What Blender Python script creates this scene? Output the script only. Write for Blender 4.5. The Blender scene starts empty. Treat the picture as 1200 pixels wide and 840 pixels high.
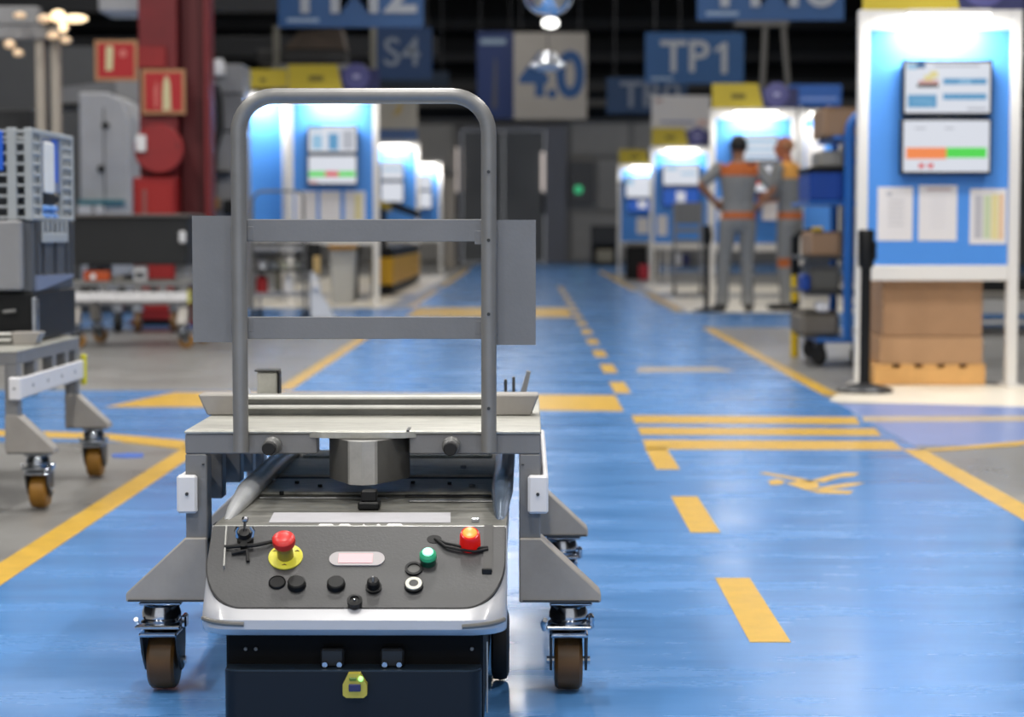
import bpy, bmesh, math, random
from mathutils import Vector, Matrix
random.seed(7)
S = bpy.context.scene
COL = S.collection
PI = math.pi
# ------------------------------------------------------------------ camera
F_PX = 1200 * 70 / 36
TH = math.atan(149 / F_PX)
PS = math.atan(18 / F_PX * math.cos(TH))
CAM_H = 0.80
cam = bpy.data.cameras.new('camera'); cam.lens = 70; cam.sensor_width = 36
cam.clip_start = 0.05; cam.clip_end = 200
cam.dof.use_dof = True; cam.dof.focus_distance = 3.25; cam.dof.aperture_fstop = 4.6
cam_ob = bpy.data.objects.new('camera', cam); COL.objects.link(cam_ob)
cam_ob.location = (0, 0, CAM_H); cam_ob.rotation_euler = (PI / 2 - TH, 0, PS)
S.camera = cam_ob
# ------------------------------------------------------------------ world and exposure
wd = bpy.data.worlds.new('fill_world'); S.world = wd; wd.use_nodes = True
wd.node_tree.nodes['Background'].inputs[0].default_value = (0.72, 0.74, 0.78, 1)
wd.node_tree.nodes['Background'].inputs[1].default_value = 0.95  # grey fill light, entering by the opening added behind the camera
S.view_settings.view_transform = 'Standard'
try: S.view_settings.look = 'None'
except Exception: pass
S.view_settings.exposure = 0.0
S.view_settings.gamma = 1.0
S.view_settings.use_curve_mapping = False
# lamp strengths (each lamp stands in its own fixture, built further down)
HALL_LAMP_W = 200       # each strip luminaire under the roof
KIOSK_LAMP_W = 11.0     # each lamp over an information board

def link(o): COL.objects.link(o); return o

def ray(px, py):
    u = (px - 600) / F_PX; v = (420 - py) / F_PX
    Fw = Vector((-math.sin(PS) * math.cos(TH), math.cos(PS) * math.cos(TH), -math.sin(TH)))
    R = Vector((math.cos(PS), math.sin(PS), 0))
    U = Vector((-math.sin(PS) * math.sin(TH), math.cos(PS) * math.sin(TH), math.cos(TH)))
    return Fw + u * R + v * U
def W(px, py, Y):            # point at depth Y that was measured at this pixel
    d = ray(px, py); t = Y / d.y
    return Vector((d.x * t, Y, CAM_H + d.z * t))
def FL(px, py, z=0.0):       # point on the level z measured at this pixel
    d = ray(px, py); t = (z - CAM_H) / d.z
    return Vector((d.x * t, d.y * t, z))

# ------------------------------------------------------------------ materials
def lin(h):
    h = h.lstrip('#'); c = [int(h[i:i + 2], 16) / 255 for i in (0, 2, 4)]
    return tuple(x / 12.92 if x <= .04045 else ((x + .055) / 1.055) ** 2.4 for x in c) + (1,)
MATS = {}
def mat(name, col, rough=.5, metal=0, noise=0, nscale=20, bump=0, bscale=60, emit=0, ecol=None, coat=0, alpha=1, trans=0, stretch=None, rnoise=0, spec=.5):
    if name in MATS: return MATS[name]
    m = bpy.data.materials.new(name); m.use_nodes = True
    nt = m.node_tree; b = nt.nodes['Principled BSDF']
    c = lin(col) if isinstance(col, str) else col
    b.inputs['Base Color'].default_value = c
    b.inputs['Roughness'].default_value = rough; b.inputs['Metallic'].default_value = metal
    b.inputs['Specular IOR Level'].default_value = spec
    b.inputs['Coat Weight'].default_value = coat
    b.inputs['Transmission Weight'].default_value = trans
    if emit:
        b.inputs['Emission Color'].default_value = lin(ecol) if ecol else c
        b.inputs['Emission Strength'].default_value = emit
    if noise or bump or rnoise:
        tc = nt.nodes.new('ShaderNodeTexCoord')
        vec = tc.outputs['Object']
        if stretch:
            mp = nt.nodes.new('ShaderNodeMapping'); mp.inputs['Scale'].default_value = stretch
            nt.links.new(vec, mp.inputs['Vector']); vec = mp.outputs['Vector']
        if noise or rnoise:
            n = nt.nodes.new('ShaderNodeTexNoise'); n.inputs['Scale'].default_value = nscale; n.inputs['Detail'].default_value = 6
            n.inputs['Roughness'].default_value = .65
            nt.links.new(vec, n.inputs['Vector'])
            if noise:
                r = nt.nodes.new('ShaderNodeValToRGB')
                r.color_ramp.elements[0].position = .3; r.color_ramp.elements[1].position = .7
                r.color_ramp.elements[0].color = tuple(max(0, x * (1 - noise)) for x in c[:3]) + (1,)
                r.color_ramp.elements[1].color = tuple(min(1, x * (1 + noise)) for x in c[:3]) + (1,)
                nt.links.new(n.outputs['Fac'], r.inputs['Fac']); nt.links.new(r.outputs['Color'], b.inputs['Base Color'])
            if rnoise:
                mr = nt.nodes.new('ShaderNodeMapRange'); mr.inputs['To Min'].default_value = max(0.02, rough - rnoise); mr.inputs['To Max'].default_value = rough + rnoise
                mr.inputs['From Min'].default_value = .3; mr.inputs['From Max'].default_value = .7
                nt.links.new(n.outputs['Fac'], mr.inputs['Value']); nt.links.new(mr.outputs['Result'], b.inputs['Roughness'])
        if bump:
            n2 = nt.nodes.new('ShaderNodeTexNoise'); n2.inputs['Scale'].default_value = bscale; n2.inputs['Detail'].default_value = 4
            nt.links.new(vec, n2.inputs['Vector'])
            bp = nt.nodes.new('ShaderNodeBump'); bp.inputs['Strength'].default_value = bump; bp.inputs['Distance'].default_value = .002
            nt.links.new(n2.outputs['Fac'], bp.inputs['Height']); nt.links.new(bp.outputs['Normal'], b.inputs['Normal'])
    MATS[name] = m; return m

M_FLOOR_GREY = mat('grey_concrete', '#7b7a78', .36, noise=.14, nscale=2.2, bump=.25, bscale=9, rnoise=.12)
M_BLUE = mat('blue_epoxy', '#5186c2', .24, noise=.10, nscale=2.2, bump=.25, bscale=7, stretch=(.5, 2.2, 1), rnoise=.09, spec=.6)
M_BLUE_FADED = mat('faded_blue_epoxy', '#7d8fc0', .3, noise=.1, nscale=2, bump=.25, bscale=7)
M_YEL_PAINT = mat('yellow_floor_paint', '#cba236', .35, noise=.14, nscale=14, bump=.2, bscale=14)
M_CREAM = mat('cream_floor_paint', '#e6ddcc', .35, noise=.05, nscale=4, bump=.2, bscale=8)
M_GREYPAINT = mat('grey_powder_coat', '#7a7a7b', .42, noise=.07, nscale=7, bump=.15, bscale=160)
M_GREYPAINT2 = mat('worn_grey_powder_coat', '#9a958f', .45, noise=.16, nscale=5, bump=.1, bscale=120)
M_TUBE = mat('brushed_grey_tube', '#868583', .35, metal=.25, noise=.1, nscale=9, bump=.1, bscale=90)
M_DECK = mat('worn_steel_deck', '#b4b3ab', .42, metal=.45, noise=.28, nscale=14, bump=.35, bscale=70, stretch=(1, 5, 1))
M_GALV = mat('bright_steel_tray', '#b9b9b5', .3, metal=.5, noise=.15, nscale=20)
M_WHITE = mat('white_plastic', '#e3e2e4', .4, noise=.03, nscale=9)
M_WHITEFRAME = mat('white_aluminium', '#dedbd6', .4)
M_BLACK = mat('black_plastic', '#0f1011', .45, spec=.3)
M_BLACKM = mat('matt_black_rubber', '#111112', .65, noise=.2, nscale=20)
M_CHROME = mat('zinc_plated_steel', '#b8bcc2', .16, metal=1, noise=.2, nscale=25)
M_TYRE = mat('brown_polyurethane_tyre', '#6f4a16', .45, noise=.2, nscale=18)
M_TYRE_DARK = mat('dark_brown_tyre', '#5e3f18', .45, noise=.22, nscale=18)
M_TYRE_Y = mat('ochre_tyre', '#94671c', .45, noise=.2, nscale=12)
M_SHELL = mat('white_shell_paint', '#bdbdc0', .28, noise=.02, nscale=9, coat=.3)
M_PANEL = mat('dark_control_panel', '#434344', .36, noise=.06, nscale=6, bump=.15, bscale=220)
M_TOP = mat('dusty_dark_metal', '#66655f', .5, metal=.1, noise=.5, nscale=16, bump=.3, bscale=60, stretch=(1, 3, 1))
M_TOP_LIGHT = mat('scuffed_light_metal', '#bdbbb2', .45, metal=.1, noise=.35, nscale=22, stretch=(1, 4, 1), bump=.3, bscale=60)
M_NAVY = mat('dark_navy_skirt', '#0f161f', .45, spec=.3)
M_DARKSTEEL = mat('dark_grey_steel', '#3b3c3d', .42, metal=.2, noise=.25, nscale=12)
M_MIDSTEEL = mat('mid_grey_steel', '#6d6d6c', .4, metal=.3, noise=.2, nscale=14)
M_RED = mat('red_plastic', '#d4302c', .35)
M_YELLOW = mat('yellow_plastic', '#d6cf3a', .4)
M_RED_STEEL = mat('red_painted_steel', '#701219', .5, noise=.12, nscale=5)
M_RED_BRIGHT = mat('bright_red_steel', '#8e1719', .45, noise=.1, nscale=6)
M_CARD = mat('brown_cardboard', '#a07c5c', .8, noise=.06, nscale=9, bump=.1, bscale=60)
M_CARD2 = mat('tan_cardboard', '#b08a66', .8, noise=.06, nscale=9, bump=.1, bscale=60)
M_CARDL = mat('pale_wooden_board', '#d9a766', .7, noise=.08, nscale=12)
M_BOARD = mat('blue_board_panel', '#4a8fe0', .5, noise=.02, nscale=3)
M_SIGNBLUE = mat('blue_sign_sheet', '#204f82', .5, noise=.05, nscale=2)
M_SIGNBLUE2 = mat('dark_blue_sign_sheet', '#21456f', .5, noise=.05, nscale=2)
M_SIGNTXT = mat('pale_sign_letters', '#a2a6ad', .5)
M_RACK = mat('blue_rack_paint', '#1f5ea8', .4, noise=.06, nscale=6)
M_BINBLUE = mat('dark_blue_plastic', '#153f8f', .4, noise=.08, nscale=6)
M_MACH = mat('light_machine_grey', '#cfcfd1', .5, noise=.06, nscale=4)
M_MACH2 = mat('mid_machine_grey', '#8a8a8c', .5, noise=.1, nscale=4)
M_MACHD = mat('dark_machine_grey', '#4b4c4f', .5, noise=.12, nscale=4)
M_HEADY = mat('yellow_header_board', '#c4ae2e', .5, noise=.03, nscale=3)
M_HEADN = mat('navy_header_board', '#2c2f5c', .5)
M_HEADB = mat('blue_header_board', '#2f66b8', .5, noise=.15, nscale=2)
M_EMBLEM = mat('violet_emblem_disc', '#5a598e', .5)
M_PAPER = mat('white_paper', '#e2dedd', .7)
M_PAPERY = mat('yellowish_print', '#e0d49a', .7)
M_PAPERG = mat('grey_print', '#b9b7bb', .7)
M_INK = mat('dark_print', '#55524a', .7)
M_ORANGE = mat('orange_plastic', '#c8541c', .5)

# ------------------------------------------------------------------ mesh helpers
def box(bm, x0, x1, y0, y1, z0, z1, bev=0, rot=None, seg=1):
    r = bmesh.ops.create_cube(bm, size=1)
    vs = r['verts']
    bmesh.ops.scale(bm, vec=(abs(x1 - x0), abs(y1 - y0), abs(z1 - z0)), verts=vs)
    if bev:
        es = list({e for v in vs for e in v.link_edges})
        rb = bmesh.ops.bevel(bm, geom=es, offset=bev, segments=seg, profile=.6, affect='EDGES')
        vs = list({v for f in rb['faces'] for v in f.verts} | {v for v in vs if v.is_valid})
        ext = set()
        st = list(vs)
        while st:
            v = st.pop()
            if v in ext: continue
            ext.add(v)
            for e in v.link_edges: st.append(e.other_vert(v))
        vs = list(ext)
    if rot is not None: bmesh.ops.rotate(bm, cent=(0, 0, 0), matrix=rot, verts=vs)
    bmesh.ops.translate(bm, vec=((x0 + x1) / 2, (y0 + y1) / 2, (z0 + z1) / 2), verts=vs)
    return vs
def cyl(bm, p0, p1, r0, r1=None, seg=16, cap=True):
    p0 = Vector(p0); p1 = Vector(p1); d = p1 - p0
    r = bmesh.ops.create_cone(bm, cap_ends=cap, segments=seg, radius1=r0, radius2=r0 if r1 is None else r1, depth=d.length)
    q = Vector((0, 0, 1)).rotation_difference(d.normalized()).to_matrix()
    bmesh.ops.rotate(bm, cent=(0, 0, 0), matrix=q, verts=r['verts'])
    bmesh.ops.translate(bm, vec=(p0 + p1) / 2, verts=r['verts'])
    return r['verts']
def ball(bm, c, r, sc=(1, 1, 1), seg=14):
    q = bmesh.ops.create_uvsphere(bm, u_segments=seg, v_segments=max(6, seg // 2 + 1), radius=r)
    bmesh.ops.scale(bm, vec=sc, verts=q['verts']); bmesh.ops.translate(bm, vec=c, verts=q['verts'])
    return q['verts']
def tube(bm, pts, r, seg=12, closed=False):
    pts = [Vector(p) for p in pts]; n = len(pts); rings = []
    up = Vector((0, 0, 1)); prev = None
    for i, p in enumerate(pts):
        a = pts[i - 1] if i > 0 else p; b = pts[i + 1] if i < n - 1 else p
        t = (b - a).normalized()
        if prev is None:
            ref = up if abs(t.dot(up)) < .9 else Vector((1, 0, 0))
            nrm = t.cross(ref).normalized()
        else:
            nrm = (prev - t * prev.dot(t)).normalized()
        prev = nrm; bn = t.cross(nrm)
        rr = r[i] if isinstance(r, (list, tuple)) else r
        rings.append([bm.verts.new(p + (nrm * math.cos(2 * PI * k / seg) + bn * math.sin(2 * PI * k / seg)) * rr) for k in range(seg)])
    for i in range(n - 1):
        for k in range(seg):
            bm.faces.new((rings[i][k], rings[i][(k + 1) % seg], rings[i + 1][(k + 1) % seg], rings[i + 1][k]))
    bm.faces.new(rings[0][::-1]); bm.faces.new(rings[-1])
def arc(c, r, a0, a1, n, ax=0, ay=2):
    out = []
    for i in range(n + 1):
        a = math.radians(a0 + (a1 - a0) * i / n); v = Vector(c); v[ax] += r * math.cos(a); v[ay] += r * math.sin(a); out.append(v)
    return out
def lathe(bm, prof, c=(0, 0, 0), axis=(0, 0, 1), seg=20):
    q = Vector((0, 0, 1)).rotation_difference(Vector(axis).normalized()).to_matrix(); c = Vector(c); rings = []
    for r, h in prof:
        if r < 1e-6: rings.append([bm.verts.new(c + q @ Vector((0, 0, h)))])
        else: rings.append([bm.verts.new(c + q @ Vector((r * math.cos(2 * PI * k / seg), r * math.sin(2 * PI * k / seg), h))) for k in range(seg)])
    for a, b in zip(rings, rings[1:]):
        for k in range(seg):
            k2 = (k + 1) % seg
            if len(a) == 1 and len(b) == 1: continue
            if len(a) == 1: bm.faces.new((a[0], b[k2], b[k]))
            elif len(b) == 1: bm.faces.new((a[k], a[k2], b[0]))
            else: bm.faces.new((a[k], a[k2], b[k2], b[k]))
    if len(rings[0]) > 1: bm.faces.new(rings[0][::-1])
    if len(rings[-1]) > 1: bm.faces.new(rings[-1])
def prism(bm, poly, ext):      # poly: 3-D points of one face, extruded by vector ext
    ext = Vector(ext)
    a = [bm.verts.new(Vector(p)) for p in poly]; b = [bm.verts.new(Vector(p) + ext) for p in poly]
    n = len(a)
    bm.faces.new(a); bm.faces.new(b[::-1])
    for i in range(n):
        j = (i + 1) % n; bm.faces.new((a[i], b[i], b[j], a[j]))
def new(): return bmesh.new()

def root_loc(o):
    while o.parent: o = o.parent
    return Vector(o.location)
def obj(name, bm, m, parent=None, smooth=35, world=False):
    if world and parent is not None: bmesh.ops.translate(bm, vec=-root_loc(parent), verts=bm.verts)
    bmesh.ops.recalc_face_normals(bm, faces=bm.faces)
    me = bpy.data.meshes.new(name); bm.to_mesh(me); bm.free()
    for mm in (m if isinstance(m, (list, tuple)) else [m]): me.materials.append(mm)
    if smooth:
        me.polygons.foreach_set('use_smooth', [True] * len(me.polygons))
        me.set_sharp_from_angle(angle=math.radians(smooth))
    o = bpy.data.objects.new(name, me); link(o)
    if parent is not None: o.parent = parent
    return o
def thing(name, label, cat, loc=(0, 0, 0), rz=0, group=None):
    o = bpy.data.objects.new(name, None); link(o); o.location = loc; o.rotation_euler = (0, 0, rz)
    o.empty_display_size = .05
    o['label'] = label; o['category'] = cat
    if group: o['group'] = group
    return o
def tag(o, label, cat, group=None):
    o['label'] = label; o['category'] = cat
    if group: o['group'] = group
    return o
def center_origin(o):         # put a one-mesh thing's origin at its base
    me = o.data; xs = [v.co.x for v in me.vertices]; ys = [v.co.y for v in me.vertices]; zs = [v.co.z for v in me.vertices]
    c = Vector(((min(xs) + max(xs)) / 2, (min(ys) + max(ys)) / 2, min(zs)))
    me.transform(Matrix.Translation(-c)); o.location = c
    return o
def struct(name, bm, m, parent=None):
    o = obj(name, bm, m, parent)
    if parent is None: o['kind'] = 'structure'
    return o
def dup(root, loc, rz=None, label=None, group=None):
    def cp(o, parent):
        c = o.copy(); link(c)
        if parent is not None: c.parent = parent
        for ch in list(o.children): cp(ch, c)
        return c
    r = cp(root, None); r.location = loc
    if rz is not None: r.rotation_euler = (0, 0, rz)
    if label: r['label'] = label
    if group: r['group'] = group
    return r
def text(name, s, size, m, parent, loc, rot=(PI / 2, 0, 0), depth=.004, bold=.0, align='CENTER', sx=1):
    cu = bpy.data.curves.new(name, 'FONT'); cu.body = s; cu.size = size; cu.extrude = depth; cu.offset = bold
    cu.align_x = align; cu.align_y = 'CENTER'; cu.resolution_u = 4
    t = bpy.data.objects.new(name + '_c', cu); link(t)
    dg = bpy.context.evaluated_depsgraph_get()
    me = bpy.data.meshes.new_from_object(t.evaluated_get(dg))
    bpy.data.objects.remove(t); bpy.data.curves.remove(cu)
    me.materials.clear(); me.materials.append(m)
    me.transform(Matrix.Diagonal((sx, 1, 1, 1)))
    from mathutils import Euler
    me.transform(Matrix.Translation(Vector(loc)) @ Euler(rot).to_matrix().to_4x4())
    o = bpy.data.objects.new(name, me); link(o); o.parent = parent
    return o
def area_lamp(name, size, size_y, power, col, parent, loc, target):
    l = bpy.data.lights.new(name, 'AREA'); l.shape = 'RECTANGLE'; l.size = size; l.size_y = size_y; l.energy = power; l.color = col
    o = bpy.data.objects.new(name, l); link(o); o.location = loc
    d = Vector(target) - Vector(loc); o.rotation_euler = d.to_track_quat('-Z', 'Y').to_euler()
    o.parent = parent
    return o
# ================================================================== the hall
bm = new(); box(bm, -17, 17, -9, 52, -.12, -.003); floor = struct('floor', bm, M_FLOOR_GREY)
def paint(name, pts, m, lev):
    bm = new(); prism(bm, [(x, y, -.006) for x, y in pts], (0, 0, .006 + (-.0012 if lev == 0 else (-.0006 if lev == 1 else 0))))
    return obj(name, bm, m, floor, smooth=0)
XL, XR, XD = -1.235, 1.45, .475
paint('blue_lane', [(XL, -9), (XR, -9), (XR, 51.5), (XL, 51.5)], M_BLUE, 0)
paint('blue_crossing', [(-17, 7.55), (XL, 7.55), (XL, 10.0), (-17, 10.0)], M_BLUE, 0)
paint('blue_crossing', [(-17, 16.4), (XL, 16.4), (XL, 20.6), (-17, 20.6)], M_BLUE, 0)
paint('blue_crossing', [(XR, 7.45), (12, 7.45), (12, 9.25), (XR, 9.25)], M_BLUE_FADED, 0)
paint('blue_crossing', [(XR, 16.7), (12, 16.7), (12, 19.6), (XR, 19.6)], M_BLUE, 0)
paint('blue_crossing', [(XR, 38), (12, 38), (12, 51.5), (XR, 51.5)], M_BLUE, 0)
hw = .041
def line(x, y0, y1, w=hw): return paint('floor_line', [(x - w, y0), (x + w, y0), (x + w, y1), (x - w, y1)], M_YEL_PAINT, 2)
line(XL, -3, 7.45); line(XL, 10.05, 15.2); line(XL, 21, 27); line(XL, 29, 42)
line(XR - .03, -2, 7.3); line(XR + .04, 9.75, 16.5); line(XR + .1, 20.4, 25.5); line(XR, 27, 40)
def dash(y0, y1): return paint('floor_dash', [(XD - .04, y0), (XD + .04, y0), (XD + .04, y1), (XD - .04, y1)], M_YEL_PAINT, 2)
for y0 in (2.42, 3.85, 5.27, 6.68): dash(y0, y0 + (.72 if y0 < 6 else .67))
for k in range(14): dash(9.86 + 1.42 * k, 9.86 + 1.42 * k + .72)
def px_poly(name, pts, m, lev=2):
    return paint(name, [tuple(FL(x, y)[:2]) for x, y in pts], m, lev)
px_poly('floor_stripe', [(740, 486.5), (1003, 488.5), (1008, 497), (744, 495.5)], M_YEL_PAINT)
px_poly('floor_stripe', [(747, 500.5), (1026, 502), (1033, 510.5), (751, 509)], M_YEL_PAINT)
px_poly('floor_stripe', [(753, 515), (1046, 516.5), (1059, 527), (757, 526)], M_YEL_PAINT)
px_poly('floor_line', [(1070, 527.5), (1100, 527.5), (1200, 521), (1260, 517), (1260, 513), (1198, 516.5)], M_YEL_PAINT)
px_poly('faded_stripe', [(1010, 487.5), (1240, 487), (1240, 493), (1012, 494)], mat('worn_yellow_paint', '#b5a384', .4, noise=.2, nscale=9), 1)
px_poly('floor_line', [(-30, 502), (0, 503.5), (130, 508), (217, 516), (217, 526), (120, 514.5), (0, 511), (-30, 510)], M_YEL_PAINT)
paint('stop_bar', [(-1.93, 9.05), (-1.25, 9.05), (.43, 8.85), (.43, 9.72), (-1.25, 9.9), (-1.76, 9.9)], M_YEL_PAINT, 1)
paint('stop_bar', [(-1.15, 18.6), (.42, 18.6), (.42, 20.9), (-1.15, 20.9)], M_YEL_PAINT, 1)
paint('stop_bar', [(.62, 11.35), (1.2, 11.4), (1.1, 11.75), (.66, 11.7)], mat('worn_yellow_paint', '#b5a384'), 1)
px_poly('cream_border', [(972, 470), (1260, 478), (1260, 452), (990, 450)], M_CREAM, 1)
paint('cream_border', [(1.62, 19.8), (6.5, 19.8), (6.5, 24), (1.62, 24)], M_CREAM, 1)
paint('cream_border', [(1.7, 26), (7, 26), (7, 30), (1.7, 30)], M_CREAM, 1)
paint('cream_border', [(-4.2, 21.0), (-1.5, 21.0), (-1.5, 24.5), (-4.2, 24.5)], M_CREAM, 1)
paint('cream_border', [(-3.5, 25.5), (-1.4, 25.5), (-1.4, 36), (-3.5, 36)], M_CREAM, 1)
px_poly('floor_mark', [(131, 532), (150, 530.5), (168, 531), (168, 535), (148, 536), (132, 535)], mat('blue_floor_mark', '#3f6cc4', .35))
# walking figure painted on the pedestrian lane, feet towards the camera's right
fig = new()
def figp(pts): prism(fig, [(FL(x, y).x, FL(x, y).y, -.006) for x, y in pts], (0, 0, .006))
figp([(900, 563), (911, 561), (921, 564), (915, 567.5), (903, 568)])
figp([(890, 554), (897, 553.2), (940, 560.5), (952, 563), (952, 565), (936, 563)])
figp([(921, 566), (936, 563), (955, 562.5), (960, 567.5), (958, 572), (944, 573.5)])
figp([(952, 562.5), (975, 556.5), (992, 553.5), (1007, 554), (1001, 557.5), (984, 559), (965, 565)])
figp([(958, 571.5), (975, 568.5), (992, 566), (1013, 565.5), (1001, 569), (978, 572.5), (962, 573.5)])
figp([(946, 574), (974, 573.5), (1000, 575), (996, 578.5), (960, 577.5)])
obj('walking_symbol', fig, M_YEL_PAINT, floor, smooth=0)

M_ROOF = mat('dark_roof_sheet', '#26272a', .8)
bm = new(); box(bm, -17, 17, -9, 52, 8.0, 8.15); struct('ceiling', bm, M_ROOF)
M_WALL = mat('grey_wall_sheet', '#9c9a97', .7, noise=.05, nscale=1.5)
M_WALLD = mat('dark_wall_sheet', '#26282b', .8, noise=.1, nscale=1)
bm = new(); box(bm, -17, -1.78, 51.5, 51.8, 0, 3.7); box(bm, 1.0, 17, 51.5, 51.8, 0, 3.7); box(bm, -1.78, 1.0, 51.5, 51.8, 3.5, 3.7)
wb = struct('wall_back', bm, M_WALL)
bm = new(); box(bm, -17, 17, 51.5, 51.8, 3.7, 8.0); obj('upper_cladding', bm, M_WALLD, wb)
bm = new(); box(bm, -17.2, -17, -9, 52, 0, 8); struct('wall_left', bm, M_WALLD)
bm = new(); box(bm, 17, 17.2, -9, 52, 0, 8); struct('wall_right', bm, M_WALLD)
bm = new(); box(bm, -17, -8, -9.2, -9, 0, 8); box(bm, 8, 17, -9.2, -9, 0, 8); box(bm, -8, 8, -9.2, -9, 6.2, 8); struct('wall_front', bm, M_WALL)   # unseen behind the camera; gate opening added to admit frontal fill light
# wall panels, joints recessed between them
for (a, b, c, d) in [(1.15, 2.6, 2.75, 3.6), (1.15, 1.75, 1.35, 2.65), (1.8, 2.9, 1.35, 2.65), (1.15, 3.2, .05, 1.25), (2.75, 5, 2.75, 3.6), (-3.6, -1.95, .05, 2.3), (-3.6, -1.95, 2.4, 3.55)]:
    bm = new(); box(bm, a, b, 51.44, 51.5, c, d, .015); obj('wall_panel', bm, mat('pale_wall_panel', '#b4b1ac', .6, noise=.06, nscale=2), wb)
# beams along the back
for z, h, m in [(4.35, .22, '#4c4b4a'), (3.98, .14, '#77746f'), (5.1, .16, '#39393b'), (5.9, .2, '#333436')]:
    bm = new(); box(bm, -16.8, 16.8, 50.6, 50.75, z, z + h); box(bm, -16.8, 16.8, 50.5, 50.85, z + h, z + h + .03); box(bm, -16.8, 16.8, 50.5, 50.85, z - .03, z)
    tr = obj('trim_%d' % (int(z * 100)), bm, mat('beam_' + m[1:], m, .7)); tr['kind'] = 'structure'; tr.name = 'trim_1'
# the sliding door
M_DOOR = mat('dark_grey_door', '#7a7c7e', .55, noise=.05, nscale=1.2)
bm = new(); box(bm, -1.78, -1.68, 51.3, 51.55, 0, 3.5); box(bm, .45, 1.0, 51.25, 51.55, 0, 3.5); box(bm, -1.78, 1.0, 51.3, 51.55, 3.38, 3.5)
dr = struct('door_1', bm, mat('door_frame_grey', '#898b94', .5))
bm = new(); box(bm, -1.67, -.62, 51.42, 51.5, .01, 3.37, .01); obj('door_leaf', bm, M_DOOR, dr)
bm = new(); box(bm, -.61, .44, 51.42, 51.5, .01, 3.37, .01); obj('door_leaf', bm, M_DOOR, dr)
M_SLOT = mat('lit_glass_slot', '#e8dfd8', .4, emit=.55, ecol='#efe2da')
for px, y0, y1 in [(538, 173, 225), (638, 178, 224)]:
    a = W(px, y0, 51.4); b = W(px, y1, 51.4)
    bm = new(); box(bm, a.x - .085, a.x + .085, 51.36, 51.415, b.z, a.z, .02, seg=2); obj('vision_slot', bm, M_SLOT, dr)
    bm = new(); box(bm, a.x - .06, a.x + .06, 51.36, 51.415, b.z - .6, b.z - .06, .02); obj('pull_handle', bm, M_BLACK, dr)
# strip luminaires under the roof, above the frame
proto = None
ROWS = (-5.5, 1.2, 6.0, 12, 19, 27, 35, 43)
far_lamp = None
for r, yy in enumerate(ROWS):
    for c, xx in enumerate((-5.0, -.4, 4.4)):
        lab = 'white strip luminaire under the roof, %s in the %s row from the front wall' % (('left', 'middle', 'right')[c], ('first', 'second', 'third', 'fourth', 'fifth', 'sixth', 'seventh', 'last')[r])
        if proto is None:
            proto = thing('strip_luminaire', lab, 'light', (xx, yy, 7.0), 0, 'strip luminaires under the roof')
            bm = new(); box(bm, -.16, .16, -.9, .9, .02, .09, .015); obj('housing', bm, M_WHITEFRAME, proto)
            bm = new(); box(bm, -.13, .13, -.86, .86, 0.005, .019); obj('diffuser', bm, mat('lamp_diffuser', '#ffffff', .5, emit=9, ecol='#f6f8ff'), proto)
            for s in (-.7, .7):
                bm = new(); cyl(bm, (0, s, .09), (0, s, 1.0), .008, seg=6); obj('suspension_rod', bm, M_MIDSTEEL, proto)
            area_lamp('lamp', .3, 1.7, HALL_LAMP_W, (1, .97, .92), proto, (0, 0, 0), (0, 0, -1))
        else:
            lum = dup(proto, (xx, yy, 7.0), None, lab)
            if yy > 15:          # the far rows are dimmed
                lo = [o for o in lum.children if o.type == 'LIGHT'][0]
                if far_lamp is None: far_lamp = lo.data.copy(); far_lamp.energy = HALL_LAMP_W * .42
                lo.data = far_lamp
# ================================================================== the mobile robot in front
AX = -.262
agv = thing('mobile_robot', 'low automated guided vehicle with dark control panel and white front shell under the grey cart', 'robot', (AX, 3.1, 0))
WA = .461
B0 = (2.945, .236); L0 = (3.083, .340)          # front panel slope, bottom and lip (y, z)
def agv_part(name, bm, m, parent=None): return obj(name, bm, m, parent or agv, world=True)
# shell: profile swept across with rounded plan corners
prof = [(2.965, .193, 0), (2.945, .197, 0), (2.932, .208, 0), (2.932, .222, 0), (2.945, .236, .1), (2.98, .2625, .35), (3.03, .300, .7), (3.078, .3365, 1), (3.087, .341, 1), (3.0915, .3392, 1)]
bm = new(); NX = 40; rows = []
for (y, z, t) in prof:
    row = []
    for i in range(NX + 1):
        u = -1 + 2 * i / NX; u = math.copysign(1 - (1 - abs(u)) ** 1.6, u); x = u * WA / 2
        rad = .050 * (1 - t) + .006; dd = abs(x) - (WA / 2 - rad); e = 0 if dd <= 0 else rad - math.sqrt(max(0, rad * rad - dd * dd))
        row.append(bm.verts.new((AX + x, y + e, z)))
    rows.append(row)
for a, b in zip(rows, rows[1:]):
    for i in range(NX): bm.faces.new((a[i], a[i + 1], b[i + 1], b[i]))
# sides and back so that it is solid
n = len(rows)
bk = [[bm.verts.new((v.co.x, 3.13, v.co.z)) for v in (r[0], r[-1])] for r in rows]
for i in range(n - 1):
    bm.faces.new((rows[i][0], rows[i + 1][0], bk[i + 1][0], bk[i][0])); bm.faces.new((rows[i][-1], bk[i][1], bk[i + 1][1], rows[i + 1][-1]))
bmesh.ops.remove_doubles(bm, verts=bm.verts, dist=1e-5)
agv_part('front_shell', bm, M_SHELL)
ES = Vector((0, L0[0] - B0[0], L0[1] - B0[1])); SL = ES.length; ES.normalize(); EN = Vector((0, -ES.z, ES.y)); P0 = Vector((AX, B0[0], B0[1]))
def pan(px, py):             # point of the sloping panel measured at this pixel
    d = ray(px, py); t = ((P0 - Vector((0, 0, CAM_H))).dot(EN)) / d.dot(EN)
    return Vector((0, 0, CAM_H)) + d * t
PT0 = .003
def ps(x, s, h=0): return P0 + Vector((x, 0, 0)) + ES * s + EN * h
hwp = WA / 2 - .003
pts = [(-hwp, SL * .985), (-hwp, .100)]
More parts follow.
